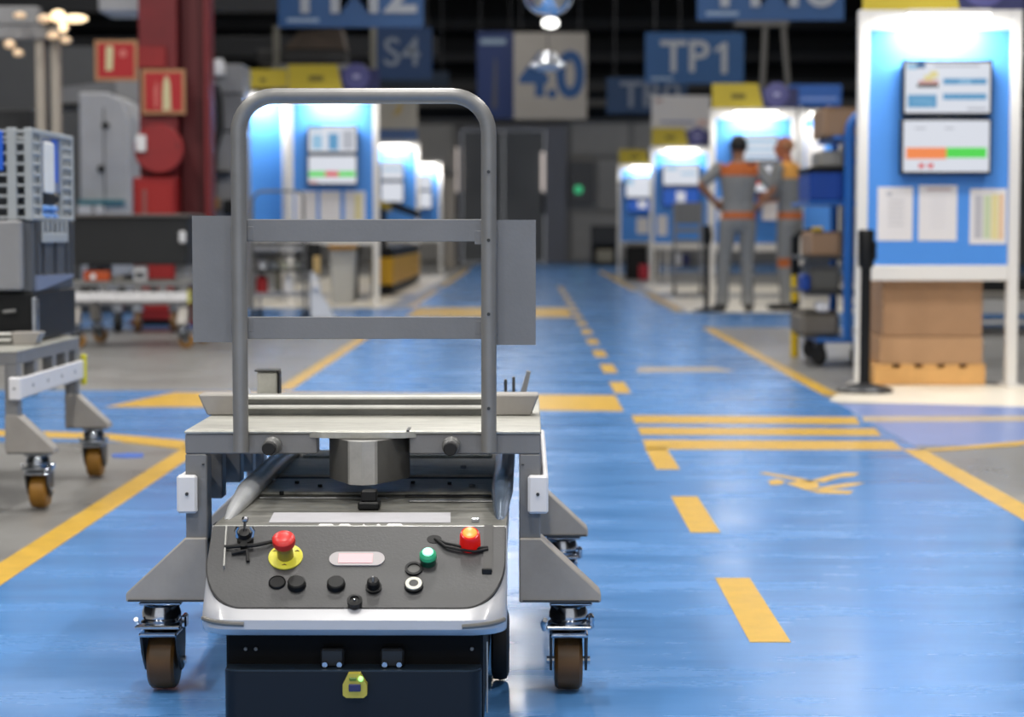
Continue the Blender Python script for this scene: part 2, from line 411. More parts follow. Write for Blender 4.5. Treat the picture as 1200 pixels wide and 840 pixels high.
pts += [(-hwp + .062 - .062 * math.cos(a), .1 - .097 * math.sin(a)) for a in [PI / 2 * i / 14 for i in range(1, 15)]]
pts += [(hwp - .062 + .062 * math.sin(a), .1 - .097 * math.cos(a)) for a in [PI / 2 * i / 14 for i in range(0, 14)]]
pts += [(hwp, .100), (hwp, SL * .985)]
def hs(s_):                   # the panel is scooped: its lower third lies deeper
    t = min(1, max(0, (s_ - .022) / .075)); return .003 * (t * t * (3 - 2 * t)) - .002
def hwid(s_): return hwp if s_ >= .1 else hwp - .062 + .062 * math.sqrt(max(0, 1 - ((.1 - s_) / .097) ** 2))
bm = new(); ss = [.003 + .097 * (1 - math.cos(PI / 2 * i / 16)) for i in range(17)] + [.1 + (SL * .985 - .1) * i / 6 for i in range(1, 7)]
top = []; bot = []
for s_ in ss:
    top.append([bm.verts.new(ps(-hwid(s_) + 2 * hwid(s_) * i / 24, s_, PT0 + hs(s_))) for i in range(25)])
    bot.append([bm.verts.new(ps(-hwid(s_) + 2 * hwid(s_) * i / 24, s_, -.0105)) for i in (0, 24)])
for j in range(len(ss) - 1):
    for i in range(24): bm.faces.new((top[j][i], top[j][i + 1], top[j + 1][i + 1], top[j + 1][i]))
    bm.faces.new((top[j][0], top[j + 1][0], bot[j + 1][0], bot[j][0])); bm.faces.new((top[j][24], bot[j][1], bot[j + 1][1], top[j + 1][24]))
bm.faces.new(top[0][::-1] + [bot[0][0], bot[0][1]]); bm.faces.new(top[-1] + [bot[-1][1], bot[-1][0]])
panel = agv_part('control_panel', bm, M_PANEL)
bm = new(); o2 = [ps(x * 1.006, s - (.0022 if s < .1 else 0), -.004) for x, s in pts]; prism(bm, o2, EN * .0045)
agv_part('panel_gasket', bm, M_BLACKM, panel)
def on(px, py, h=0):
    q = pan(px, py); s_ = (q - P0).dot(ES); return q + EN * (PT0 + hs(s_) + h)
# bright lip along the top of the panel
bm = new(); box(bm, AX - WA / 2 + .004, AX + WA / 2 - .004, 3.080, 3.086, .3395, .3418, .0005); agv_part('panel_lip', bm, M_GALV)
# emergency stop
c = on(335, 655)
bm = new(); lathe(bm, [(0, 0), (.0265, 0), (.0265, .002), (.025, .003), (0, .003)], c, EN, 32); es = agv_part('emergency_stop', bm, M_YELLOW)
bm = new(); lathe(bm, [(.0125, .003), (.0125, .020), (.010, .022), (.010, .030)], c, EN, 24); agv_part('collar', bm, mat('yellow_brown_collar', '#9c8a3a', .4), es)
bm = new(); lathe(bm, [(.011, .028), (.0165, .029), (.0178, .034), (.0172, .041), (.013, .045), (.006, .0462), (0, .0462)], c, EN, 28); agv_part('push_button', bm, M_RED, es)
for a in (30, 150, 270):
    bm = new(); q = c + Vector((.0195 * math.cos(math.radians(a)), 0, 0)) + ES * (.0195 * math.sin(math.radians(a))) + EN * .0031
    prism(bm, [q + Vector((-.004, 0, 0)), q + Vector((.004, 0, 0)), q + ES * .003], EN * .0006); agv_part('arrow_mark', bm, mat('brown_ink', '#6e5a1a', .6), es)
# blanking plugs
for x, y, r, hh in [(348, 687, .0135, .009), (394, 687, .0135, .008), (325, 684, .0125, .001)]:
    bm = new(); lathe(bm, [(r * 1.05, 0), (r * 1.05, .002), (r, .003), (r, hh), (r * .85, hh + .0016), (0, hh + .0018)], on(x, y), EN, 24); agv_part('blanking_plug', bm, M_BLACK, panel)
# rotary switch
c = on(438, 690); bm = new(); lathe(bm, [(.012, 0), (.0125, .004), (.010, .005), (.0095, .016), (.007, .018), (0, .018)], c, EN, 20); rs = agv_part('rotary_switch', bm, M_BLACK, panel)
bm = new(); q = c + EN * .018; box(bm, q.x - .002, q.x + .002, q.y - .004, q.y + .004, q.z - .003, q.z + .006, .001); agv_part('knob_grip', bm, M_MIDSTEEL, panel)
# socket
c = on(416, 709); bm = new(); lathe(bm, [(.0105, 0), (.0115, .006), (.0115, .011), (.007, .0125), (.006, .010), (0, .010)], c, EN, 24); agv_part('cable_socket', bm, M_BLACK, panel)
bm = new(); ball(bm, c + EN * .011, .0022, seg=10); agv_part('socket_pin', bm, M_CHROME, panel)
# key switch, white ringed
c = on(485, 688); bm = new(); lathe(bm, [(.0145, 0), (.0145, .005), (.013, .006), (0, .006)], c, EN, 28); agv_part('push_button_base', bm, M_BLACK, panel)
bm = new(); lathe(bm, [(.0072, .0055), (.0072, .008), (.0125, .008), (.0125, .0055)], c, EN, 28); agv_part('white_ring', bm, mat('ivory_plastic', '#dfdccd', .4), panel)
bm = new(); lathe(bm, [(.0068, .005), (.0068, .0075), (0, .0075)], c, EN, 20); agv_part('button_cap', bm, M_DARKSTEEL, panel)
c = on(485, 669); bm = new(); lathe(bm, [(.0095, 0), (.0095, .0035), (.0135, .0035), (.0135, 0)], c, EN, 28); agv_part('empty_ring', bm, M_BLACK, panel)
bm = new(); lathe(bm, [(.0095, 0), (.0095, .001), (0, .001)], c, EN, 20); agv_part('ring_plate', bm, mat('grey_plate', '#5b5b58', .5), panel)
# green pilot lamp
c = on(502, 661); bm = new(); lathe(bm, [(.012, 0), (.012, .009), (.0135, .010), (.0135, .013)], c, EN, 26); gl = agv_part('green_pilot_lamp', bm, mat('dark_green_plastic', '#124a36', .3), panel)
bm = new(); lathe(bm, [(.0130, .013), (.0128, .019), (.0095, .0225), (0, .0235)], c, EN, 26); agv_part('green_lens_rim', bm, mat('green_lens_rim', '#2f8f6a', .2, emit=.35, ecol='#2c9a6e'), panel)
bm = new(); lathe(bm, [(.0085, .0228), (.0078, .0245), (0, .0252)], c, EN, 22); agv_part('green_glow', bm, mat('green_glow', '#a8ffe0', .3, emit=1.0, ecol='#9dfbd6'), panel)
# red warning lamp
c = on(551, 641); bm = new(); lathe(bm, [(.0165, 0), (.0165, .009), (.0158, .012), (.0158, .022), (.014, .0265), (.0085, .029)], c, EN, 26); agv_part('red_warning_lamp', bm, mat('red_lens', '#c01210', .25, emit=.35, ecol='#d81a10'), panel)
bm = new(); lathe(bm, [(.0115, .0275), (.0095, .030), (.005, .031), (0, .0312)], c, EN, 22); agv_part('red_glow', bm, mat('red_glow', '#ff8a40', .3, emit=1.3, ecol='#ff7a35'), panel)
# pill shaped reflector
c = on(418.5, 657.5); hx = .033; r = .0115
def pill(hx, r, h): return [c + Vector((hx - r, 0, 0)) + Vector((r * math.cos(a), 0, 0)) + ES * (r * math.sin(a)) + EN * h for a in [-PI / 2 + PI * i / 12 for i in range(13)]] + [c + Vector((-hx + r, 0, 0)) + Vector((-r * math.cos(a), 0, 0)) + ES * (r * math.sin(a)) + EN * h for a in [PI / 2 - PI * i / 12 for i in range(13)]]
hx = .0425; r = .0142
bm = new(); prism(bm, pill(hx, r, 0), EN * .0022); rf = agv_part('status_light', bm, mat('silver_bezel', '#b3aeaf', .3), panel)
bm = new(); prism(bm, [c + Vector((x, 0, 0)) + ES * s + EN * .0022 for x, s in ((-.028, -.0095), (.024, -.0095), (.024, .0095), (-.028, .0095))], EN * .0008); agv_part('pink_lens', bm, mat('pink_lens', '#eeb0b4', .35, emit=.25, ecol='#f3a9b0'), panel)
# toggle with metal lever, left, cable and screws
c = on(288, 636); bm = new(); lathe(bm, [(.013, 0), (.013, .010), (.010, .012), (.0085, .020), (0, .021)], c, EN, 18); lathe(bm, [(.006, 0), (.006, .012), (0, .012)], c + ES * -.017, EN, 10); agv_part('toggle_switch', bm, M_BLACK, panel)
bm = new(); tube(bm, [c + EN * .018, c + EN * .024 + ES * .008, c + EN * .028 + ES * .018], .0022, 8); ball(bm, c + EN * .0285 + ES * .0185, .0055, (1, .7, 1), 10); agv_part('toggle_lever', bm, M_CHROME, panel)
for dx in (-.011, .011):
    bm = new(); tube(bm, [c + Vector((dx, 0, -.004)) + EN * .013, c + Vector((dx * 1.25, 0, .004)) + EN * .016, c + Vector((dx * .9, 0, .011)) + EN * .016], .0028, 8); agv_part('retaining_clip', bm, M_CHROME, panel)
bm = new(); tube(bm, [on(264, 645, .004), on(280, 646, .008), on(300, 645, .008), on(318, 640, .006), on(330, 637, .001)], .0034, 8); tube(bm, [on(272, 652, .003), on(290, 650, .006), on(291, 661, .002)], .003, 8); agv_part('black_cable', bm, M_BLACKM, panel)
bm = new(); a = on(263, 668); b = on(266, 620); prism(bm, [a + Vector((-.001, 0, 0)), a + Vector((.0012, 0, 0)), b + Vector((.0012, 0, 0)), b + Vector((-.001, 0, 0))], EN * .006); agv_part('edge_strip', bm, M_GALV, panel)
for x, y, rx in [(327, 633, .011), (509, 634, .0115)]:
    bm = new(); q = on(x, y); prism(bm, [q + Vector((rx * math.cos(2 * PI * i / 20), 0, 0)) + ES * (rx * .75 * math.sin(2 * PI * i / 20)) for i in range(20)], EN * .0008); agv_part('cable_grommet', bm, M_BLACKM, panel)
for dy in (0, 4):
    bm = new(); tube(bm, [on(510, 634, .002), on(522, 641 + dy, .005), on(538, 645 + dy, .006), on(556, 647 + dy, .005), on(572, 645 + dy * .5, .003)], .0024, 8); agv_part('thin_cable', bm, M_BLACKM, panel)
bm = new(); a0 = on(572, 672); a1 = on(573, 618.5)
prism(bm, [a0 + Vector((-.0075, 0, 0)), a0 + Vector((.0065, 0, 0)), a1 + Vector((.0065, 0, 0)), a1 + Vector((-.0075, 0, 0))], EN * .003); agv_part('mounting_strip', bm, mat('dark_strip', '#3c3b3a', .45), panel)
bm = new(); q = on(571, 672, .002); box(bm, q.x - .008, q.x + .007, q.y - .003, q.y + .006, q.z - .005, q.z + .004, .001); agv_part('strip_end_cap', bm, M_BLACK, panel)
# slots and scuffs of the white shell
for xs0, xs1, za, zb in ((-.226, -.160, .2185, .2155), (.165, .227, .2125, .2165)):
    pth = []
    for i in range(13):
        x = xs0 + (xs1 - xs0) * i / 12; rad = .055; dd = abs(x) - (WA / 2 - rad); e = 0 if dd <= 0 else rad - math.sqrt(max(0, rad * rad - dd * dd))
        pth.append((AX + x, 2.9328 + e, za + (zb - za) * i / 12))
    bm = new(); tube(bm, pth, .0040, 8); agv_part('bumper_slot', bm, mat('grey_slot', '#6a6863', .5))
# chassis under the top plate, recess, wheels, skirt
bm = new(); box(bm, AX - WA / 2 + .006, AX + WA / 2 - .006, 3.131, 4.12, .20, .334, .006); agv_part('chassis', bm, M_DARKSTEEL)
bm = new(); box(bm, AX - .195, AX + .195, 2.985, 4.05, .05, .199, .004); agv_part('underbody', bm, mat('black_underbody', '#060607', .6, spec=.15))
sk = new(); plan = [(-.193, 3.20), (-.193, 2.962)] + [(-.193 + .022 * (1 - math.cos(a)), 2.962 - .022 * math.sin(a)) for a in [PI / 2 * i / 6 for i in range(1, 7)]] + [(.193 - .022 + .022 * math.sin(a), 2.94 + .022 * (1 - math.cos(a))) for a in [PI / 2 * i / 6 for i in range(7)]] + [(.193, 3.20)]
prism(sk, [(AX + .0 + x, y, .02) for x, y in plan], (0, 0, .122)); agv_part('bumper_skirt', sk, M_NAVY)
bm = new(); prism(bm, [(AX + x * .995, y + .002, .142) for x, y in plan], (0, 0, .0025)); agv_part('skirt_cap', bm, mat('dark_blue_edge', '#26323e', .3))
bm = new(); tube(bm, [W(571, 752, 2.962), W(571, 835, 2.962)], .0012, 6); agv_part('skirt_seam', bm, M_GALV)
for px in (390, 460):
    bm = new(); a = W(px, 768, 2.975); box(bm, a.x - .018, a.x + .018, a.y - .012, a.y + .02, a.z - .016, a.z + .012, .003); br = agv_part('sensor_bracket', bm, mat('dark_bracket', '#1a1a1a', .4))
    for q in (-9, 8):
        bm = new(); b = W(px + q, 778, 2.96); cyl(bm, b, b + Vector((0, -.006, 0)), .0042, seg=8); agv_part('bolt', bm, M_CHROME, br)
for px in (288, 300, 553):
    bm = new(); b = W(px, 760, 2.984); cyl(bm, b + Vector((0, .002, 0)), b + Vector((0, -.003, 0)), .0028, seg=8); agv_part('bolt', bm, M_MIDSTEEL)
# yellow sensor with green light on the skirt
a = W(416, 803, 2.93)
bm = new(); pl = [(-.018, -.014), (-.013, -.018), (.013, -.018), (.018, -.014), (.018, .002), (.012, .011), (.008, .018), (-.010, .018), (-.014, .010), (-.018, .002)]
prism(bm, [(a.x + x, a.y - .004, a.z + z) for x, z in pl], (0, .03, 0)); sn = agv_part('yellow_sensor', bm, mat('yellow_green_housing', '#b9ac45', .4))
bm = new(); box(bm, a.x - .009, a.x + .009, a.y - .0065, a.y - .003, a.z - .008, a.z + .003, .001); agv_part('display', bm, M_HEADN, sn)
bm = new(); ball(bm, (a.x + .009, a.y - .005, a.z + .011), .0042, seg=10); agv_part('green_light', bm, mat('green_spot', '#b6ff8e', .3, emit=1.2, ecol='#a6f58a'), sn)
bm = new(); box(bm, a.x - .008, a.x + .003, a.y - .0062, a.y - .003, a.z + .008, a.z + .013, .001); agv_part('green_lens', bm, mat('olive_green', '#5d7a2a', .4), sn)
# wheels
for x, y in ((.214, 3.52), (-.176, 3.4), (.176, 4.0), (-.176, 4.0)):
    bm = new(); lathe(bm, [(0, -.016), (.05, -.016), (.062, -.012), (.065, 0), (.062, .012), (.05, .016), (0, .016)], (AX + x, y, .065), (1, 0, 0), 24); agv_part('drive_wheel', bm, M_BLACKM)
bm = new(); q = W(238, 703, 3.2); lathe(bm, [(0, -.012), (.024, -.012), (.027, 0), (.024, .012), (0, .012)], (AX - WA / 2 - .004, 3.17, .245), (1, 0, 0), 18); agv_part('side_roller', bm, M_BLACKM)
# top plate and what lies on it
ZT = .3345
bm = new(); box(bm, AX - WA / 2, AX + WA / 2, 3.0925, 4.12, ZT, .340, .002); tp = agv_part('top_plate', bm, M_TOP)
def tbar(name, y0, y1, x0, x1, h, m, bev=.002, z=.340):
    b = new(); box(b, AX + x0, AX + x1, y0, y1, z, z + h, bev); return agv_part(name, b, m)
tbar('cover_plate', 3.70, 3.97, -.205, .205, .006, M_TOP_LIGHT)
tbar('cross_bar', 3.98, 4.09, -.19, .19, .010, M_TOP_LIGHT)
tbar('gap_strip', 3.66, 3.695, -.2, .21, .003, M_BLACKM)
tbar('cover_plate', 3.45, 3.64, -.215, .215, .006, mat('scuffed_dark_metal', '#8f8e86', .42, metal=.3, noise=.5, nscale=26, stretch=(1, 4, 1), bump=.3))
tbar('slot_strip', 3.42, 3.445, .05, .2, .003, M_BLACKM)
tbar('slot_strip', 3.36, 3.385, .06, .205, .003, M_MIDSTEEL)
tbar('slot_strip', 3.40, 3.41, -.2, .02, .003, M_MIDSTEEL)
for px, py in [(321, 564), (553, 570), (484, 566), (348, 566), (527, 567), (330, 578), (543, 548), (375, 570)]:
    q = FL(px, py, .347); b = new(); cyl(b, q + Vector((0, 0, -.003)), q + Vector((0, 0, .004)), .0058 if px in (321, 553, 543) else .004, seg=8); agv_part('bolt', b, M_CHROME if px in (321, 553, 543) else M_BLACK)
bm = new(); q = [FL(x, y, .3402) for x, y in ((315, 612.6), (528, 612.8), (528, 601.2), (321, 601.2))]; prism(bm, q, (0, 0, .0012)); agv_part('white_strip', bm, mat('white_sticker', '#b4b3b8', .45, noise=.05, nscale=30))
b = new()
for x0, x1, ty in [(372, 392, 614.2), (396, 412, 614.2), (424, 429, 614.2), (440, 447, 614.2), (452, 473, 614.0)]:
    a0 = FL(x0, 616.4, .3402); a1 = FL(x1, 616.4, .3402); t0 = FL(x0 + 3, ty, .3402); t1 = FL(x1 - 3, ty, .3402)
    prism(b, [a0, a1, t1, t0], (0, 0, .0008))
agv_part('white_lettering', b, mat('white_vinyl', '#e8e8e8', .45))
bm = new(); q = FL(557, 612, .340); box(bm, q.x - .006, q.x + .006, q.y - .004, q.y + .004, .340, .347, .001); agv_part('small_latch', bm, M_CHROME)
# glossy side rails of the robot
for sx, m in ((-1, mat('glossy_grey_rail', '#b9bbbd', .3, metal=.2, noise=.15, nscale=8)), (1, mat('glossy_blue_grey_rail', '#8fa0b6', .2, metal=.7))):
    x = AX + sx * (WA / 2 - .012)
    bm = new(); tube(bm, [(x, 3.16, .335), (x, 3.24, .344), (x, 3.40, .354), (x, 4.05, .357), (x, 4.10, .345)], [.006, .012, .019, .019, .012], 14); agv_part('side_rail', bm, m)
# black coupling pin standing on the robot
bm = new(); box(bm, AX - .018, AX + .018, 3.262, 3.30, .3402, .354, .003); box(bm, AX - .013, AX + .013, 3.268, 3.294, .354, .372, .002); agv_part('coupling_pin', bm, M_BLACK)

# ================================================================== the roll cart above it
def make_cart(label, loc, handle=True, clips=True, group=None):
    t = thing('roll_cart', label, 'cart', loc, 0, group)
    P = lambda n, bm, m, par=None: obj(n, bm, m, par or t)
    # front rail in two pieces, rear rail, side beams
    for x0, x1 in ((-.305, -.078), (.080, .305)):
        bm = new(); box(bm, x0, x1, -.030, .010, .419, .4535, .002); P('front_rail', bm, M_GREYPAINT)
    bm = new(); box(bm, -.305, .305, .725, .765, .419, .4535, .002); P('rear_rail', bm, M_GREYPAINT)
    for s in (-1, 1):
        bm = new(); box(bm, s * .268, s * .305, .0105, .7245, .419, .4535, .002); P('side_beam', bm, M_GREYPAINT)
    bm = new(); box(bm, -.306, .306, -.032, .765, .4535, .459, .0015)
    prism(bm, [(-.092, -.03, .4475), (.092, -.03, .4475), (.066, -.043, .4475), (0, -.049, .4475), (-.066, -.043, .4475)], (0, 0, .010))
    P('deck', bm, M_DECK)
    bm = new(); box(bm, .075, .080, -.034, .02, .4545, .4605); P('deck_joint', bm, M_DARKSTEEL)
    for y0 in (-.030, .71):
        for s in (-1, 1):
            bm = new(); box(bm, s * .268, s * .305, y0, y0 + .05, .262, .4188, .002); up = P('upright', bm, M_GREYPAINT)
            bm = new(); box(bm, s * .272, s * .276, y0 - .0025, y0, .40, .402); P('weld_mark', bm, M_DARKSTEEL, up)
            yy = y0 - .006
            poly = [(s * .268, yy, .163), (s * .268, yy, .2745), (s * .306, yy, .2745), (s * .409, yy, .178), (s * .409, yy, .163)]
            bm = new(); prism(bm, poly, (0, .062, 0)); bmesh.ops.bevel(bm, geom=list(bm.edges), offset=.0025, segments=1, affect='EDGES')
            gu = P('outrigger', bm, M_GREYPAINT2)
            bm = new(); box(bm, s * .274, s * .405, yy - .0022, yy + .001, .1645, .1675); P('weld_bead', bm, M_DARKSTEEL, gu)
            # caster
            cx = s * .354; cy = y0 + .030
            bm = new(); box(bm, cx - .033, cx + .040, cy - .036, cy + .036, .157, .1625, .002); cs = P('caster', bm, M_CHROME)
            bm = new(); lathe(bm, [(.022, .157), (.030, .152), (.034, .140), (.034, .132), (.030, .128), (.036, .124), (.037, .116), (.030, .111)], (cx, cy, 0), (0, 0, 1), 22); P('swivel_head', bm, M_CHROME, cs)
            bm = new(); box(bm, cx - .033, cx + .033, cy - .042, cy + .05, .1025, .1105, .003); box(bm, cx - .039, cx + .039, cy - .045, cy - .028, .117, .123, .002)
            ring = [(cy - .035, .106), (cy + .052, .106), (cy + .05, .07), (cy + .036, .035), (cy + .012, .035), (cy - .02, .07)]
            P('fork_crown', bm, M_CHROME, cs)
            for q in (-1, 1):
                bm = new(); prism(bm, [(cx + q * .0285, y, z) for y, z in ring], (q * .004, 0, 0)); P('fork_arm', bm, M_DARKSTEEL, cs)
            bm = new(); cyl(bm, (cx - .038, cy + .022, .051), (cx + .038, cy + .022, .051), .007, seg=10); P('axle', bm, M_CHROME, cs)
            bm = new(); R = .051; hwid = .0245
            lathe(bm, [(.012, -hwid), (.036, -hwid), (R - .006, -hwid + .001), (R - .0015, -hwid + .006), (R, 0), (R - .0015, hwid - .006), (R - .006, hwid - .001), (.036, hwid), (.012, hwid)], (cx, cy + .022, .0512), (1, 0, 0), 32); P('wheel', bm, TYRE, cs)
            bm = new(); tube(bm, [(cx - .041, cy - .02, .13), (cx - .045, cy + .01, .118), (cx - .042, cy + .05, .10)], .0045, 8); P('brake_lever', bm, M_CHROME, cs)
            bm = new(); box(bm, cx + .034, cx + .044, cy - .01, cy + .02, .112, .135, .003); P('brake_pedal', bm, M_CHROME, cs)
    # white side bars with end blocks
    for s in (-1, 1):
        bm = new(); box(bm, s * .3062, s * .318, -.032, .765, .322, .382, .003); sb = P('side_bar', bm, M_WHITE)
        bm = new(); box(bm, s * .283, s * .318, -.046, -.0325, .318, .384, .004); P('bar_end_block', bm, M_WHITE, sb)
        bm = new(); cyl(bm, (s * .300, -.046, .352), (s * .300, -.049, .352), .003, seg=8); P('screw', bm, M_DARKSTEEL, sb)
        for k in range(4):
            bm = new(); cyl(bm, (s * .317, .1 + .18 * k, .352), (s * .3195, .1 + .18 * k, .352), .005, seg=8); P('screw', bm, M_MIDSTEEL, sb)
    # V shaped docking guide
    bm = new(); g = [(-.066, .02), (-.064, -.002), (-.028, -.076), (-.022, -.086), (0, -.095), (.022, -.086), (.028, -.076), (.072, -.002), (.074, .02)]
    prism(bm, [(x + .004, y, .374) for x, y in g], (0, 0, .0725)); dg = P('docking_guide', bm, mat('guide_grey_steel', '#5a5956', .5, metal=.1, noise=.2, nscale=12))
    bm = new(); prism(bm, [(x + .004, y - .002, .3735) for x, y in [(-.026, -.077), (-.021, -.087), (0, -.0955), (.021, -.087), (.026, -.077), (.02, -.075), (-.02, -.075)]], (0, 0, .0735)); P('guide_nose', bm, mat('guide_nose_steel', '#b0afac', .4, metal=.2, noise=.15, nscale=20), dg)
    # rubber buffers
    for x in (-.154, .152):
        bm = new(); lathe(bm, [(.016, 0), (.016, .012), (.0135, .014), (.0135, .042), (.012, .044), (0, .044)], (x, -.03, .434), (0, -1, 0), 20); bu = P('buffer', bm, M_MIDSTEEL)
        bm = new(); lathe(bm, [(.0115, .044), (.0115, .058), (.010, .060), (0, .060)], (x, -.03, .434), (0, -1, 0), 18); P('rubber_tip', bm, M_BLACKM, bu)
    # tray on the deck
    yt = .25; off = -.012
    TX0, TX1 = -.317 + off, .316 + off
    for (a, b, c, d) in ((TX0, TX0 + .080, TX0 + .080, TX0 + .017), (TX1 - .088, TX1, TX1 - .015, TX1 - .083)):
        bm = new(); prism(bm, [(a, yt, .498), (b, yt, .498), (c, yt, .4592), (d, yt, .4592)], (0, .07, 0)); bmesh.ops.bevel(bm, geom=list(bm.edges), offset=.0025, segments=1, affect='EDGES'); P('tray_end', bm, M_GREYPAINT2)
    bm = new(); x0, x1 = TX0 + .081, TX1 - .089
    box(bm, x0, x1, yt + .012, yt + .07, .4592, .4945, .001); lr = P('load_rail', bm, mat('load_rail_grey', '#8a8984', .45, metal=.2, noise=.15, nscale=20))
    for za, zb in ((.4715, .4785), (.4895, .4965)):
        bm = new(); box(bm, x0, x1, yt - .004, yt + .0118, za, zb, .002); P('rail_lip', bm, mat('rail_lip_highlight', '#dcdbd6', .35, noise=.08, nscale=30), lr)  # lips near white: edge highlights put into the colour
    bm = new(); box(bm, x0, x1, yt + .071, yt + .40, .4592, .463, .001); P('load_tray', bm, M_DECK)
    # clips at the rear
    if clips:
        bm = new(); box(bm, -.253, -.213, .50, .54, .4592, .5225, .003); cl = P('clip', bm, M_DECK)
        bm = new(); box(bm, -.258, -.210, .497, .543, .5227, .5275, .002); P('clip_cap', bm, M_DARKSTEEL, cl)
        bm = new(); box(bm, -.2128, -.209, .502, .538, .4592, .5225, .001); P('clip_side', bm, M_BLACK, cl)
        bm = new(); prism(bm, [(-.300, .5, .524), (-.288, .5, .524), (-.262, .5, .4592), (-.276, .5, .4592)], (0, .03, 0)); P('clip_tab', bm, M_WHITE)
        bm = new(); prism(bm, [(.262, .5, .4592), (.275, .5, .4592), (.289, .5, .522), (.281, .5, .524)], (0, .035, 0)); P('clip', bm, M_GREYPAINT)
        for x, z in ((.236, .50), (.252, .505)):
            bm = new(); box(bm, x, x + .006, .5, .51, .4592, z + .008, .001); P('pin', bm, M_DARKSTEEL)
    for s in (-1, 1):
        for y in (.17, .40, .57):
            bm = new(); box(bm, s * .272, s * .3055, y, y + .045, .315, .4188, .002); P('strut', bm, M_GREYPAINT)
    if handle:
        yh = -.0445; xl, xr = -.207, .2165; zt = 1.028; r = .062
        pts = [(xl, yh, .424), (xl, yh, .6), (xl, yh, .8), (xl, yh, zt - r)] + arc((xl + r, yh, zt - r), r, 180, 90, 8)[1:] + arc((xr - r, yh, zt - r), r, 90, 0, 8) + [(xr, yh, .8), (xr, yh, .6), (xr, yh, .424)]
        bm = new(); tube(bm, pts, .0132, 18); hd = P('push_handle', bm, M_TUBE)
        for z in (.90, .785, .66, .5):
            bm = new(); cyl(bm, (xr, yh - .012, z), (xr, yh - .0145, z), .003, seg=8); P('rivet', bm, M_DARKSTEEL, hd)
        # sheet metal panels behind the tubes, folded
        for s, xo, xf, xi, z0, z1 in ((-1, -.2905, -.244, -.204, .6105, .8265), (1, .2965, .252, .212, .606, .8195)):
            bm = new()
            prism(bm, [(xo, -.022, z0), (xf, -.0245, z0), (xi, -.0245, z0), (xi, -.0225, z0), (xf, -.0225, z0), (xo, -.02, z0)], (0, 0, z1 - z0)); pn = P('side_panel', bm, M_GREYPAINT)
            bm = new(); box(bm, min(xo, xo - s * .003), max(xo, xo - s * .003), -.02, -.002, z0, z1); P('panel_flange', bm, M_WHITE if s < 0 else M_GREYPAINT, pn)
            for zc in (z0 + .03, z1 - .03):
                bm = new(); box(bm, xi - .02, xi + .02, -.0305, -.0247, zc - .012, zc + .012, .001); P('tube_clamp', bm, M_GREYPAINT, pn)
        for z0, z1 in ((.7825, .8205), (.6165, .6545)):
            bm = new(); box(bm, -.2035, .2115, -.030, -.0265, z0, z1, .001); P('cross_plate', bm, M_GREYPAINT)
    return t
TYRE = M_TYRE_DARK
CART_Y = 3.425
cart = make_cart('grey steel roll cart with tall tubular push handle over the mobile robot', (-.282, CART_Y, 0))
TYRE = M_TYRE_Y
# ================================================================== left side: second cart with its load
cart_l = make_cart('grey roll cart at the left edge carrying stacked containers', (-1.764, 5.70, 0), handle=False, clips=False)
bm = new(); box(bm, .306, .325, .77, .785, .30, .40, .004); obj('yellow_tag', bm, M_YELLOW, cart_l)
bx0, bx1, by0, by1 = -2.04, -1.50, 6.035, 6.60
def top_thing(name, label, cat, x, y, z, group=None): return thing(name, label, cat, (x, y, z), 0, group)
cb = top_thing('black_crate', 'low black plastic crate lowest on the left roll cart', 'crate', (bx0 + bx1) / 2, (by0 + by1) / 2, .4632)
bm = new(); box(bm, bx0, bx1, by0, by1, .4634, .615, .006); obj('crate_body', bm, M_BLACK, cb, world=True)
bm = new(); box(bm, bx1 - .004, bx1 + .012, by0 - .012, by0 + .02, .468, .60, .003); obj('corner_post', bm, M_CHROME, cb, world=True)
bm = new(); cyl(bm, (bx1 - .05, by0 - .012, .56), (bx1 - .09, by0 - .012, .556), .006, seg=8); obj('latch', bm, M_MIDSTEEL, cb, world=True)
cg = top_thing('grey_container', 'dark grey ribbed container between the black crate and the lattice crate', 'container', (bx0 + bx1) / 2, (by0 + by1) / 2, .6155)
M_DGREY = mat('slate_grey_plastic', '#55585d', .45, noise=.06, nscale=5)
bm = new(); box(bm, bx0 + .005, bx1 - .005, by0 + .01, by1 - .005, .6156, .8325, .004); obj('container_body', bm, M_DGREY, cg, world=True)
bm = new(); box(bm, bx0, bx1 - .028, by0 - .03, by0 + .009, .622, .8325, .006); obj('front_panel', bm, M_MACH2, cg, world=True)
for y in (by0 + .06, by0 + .14, by0 + .30, by0 + .45, by0 + .52):
    bm = new(); box(bm, bx1 - .0052, bx1 + .003, y, y + .018, .66, .828, .003); obj('rib', bm, mat('slate_grey_rib', '#4b4e54', .45), cg, world=True)
bm = new(); prism(bm, [(bx1 - .005, by0 + .04, .665), (bx1 - .005, by1 - .05, .66), (bx1 - .005, by1 - .05, .65), (bx1 - .005, by0 + .04, .618)], (.012, 0, 0)); obj('side_flap', bm, mat('blue_grey_flap', '#79849e', .4), cg, world=True)
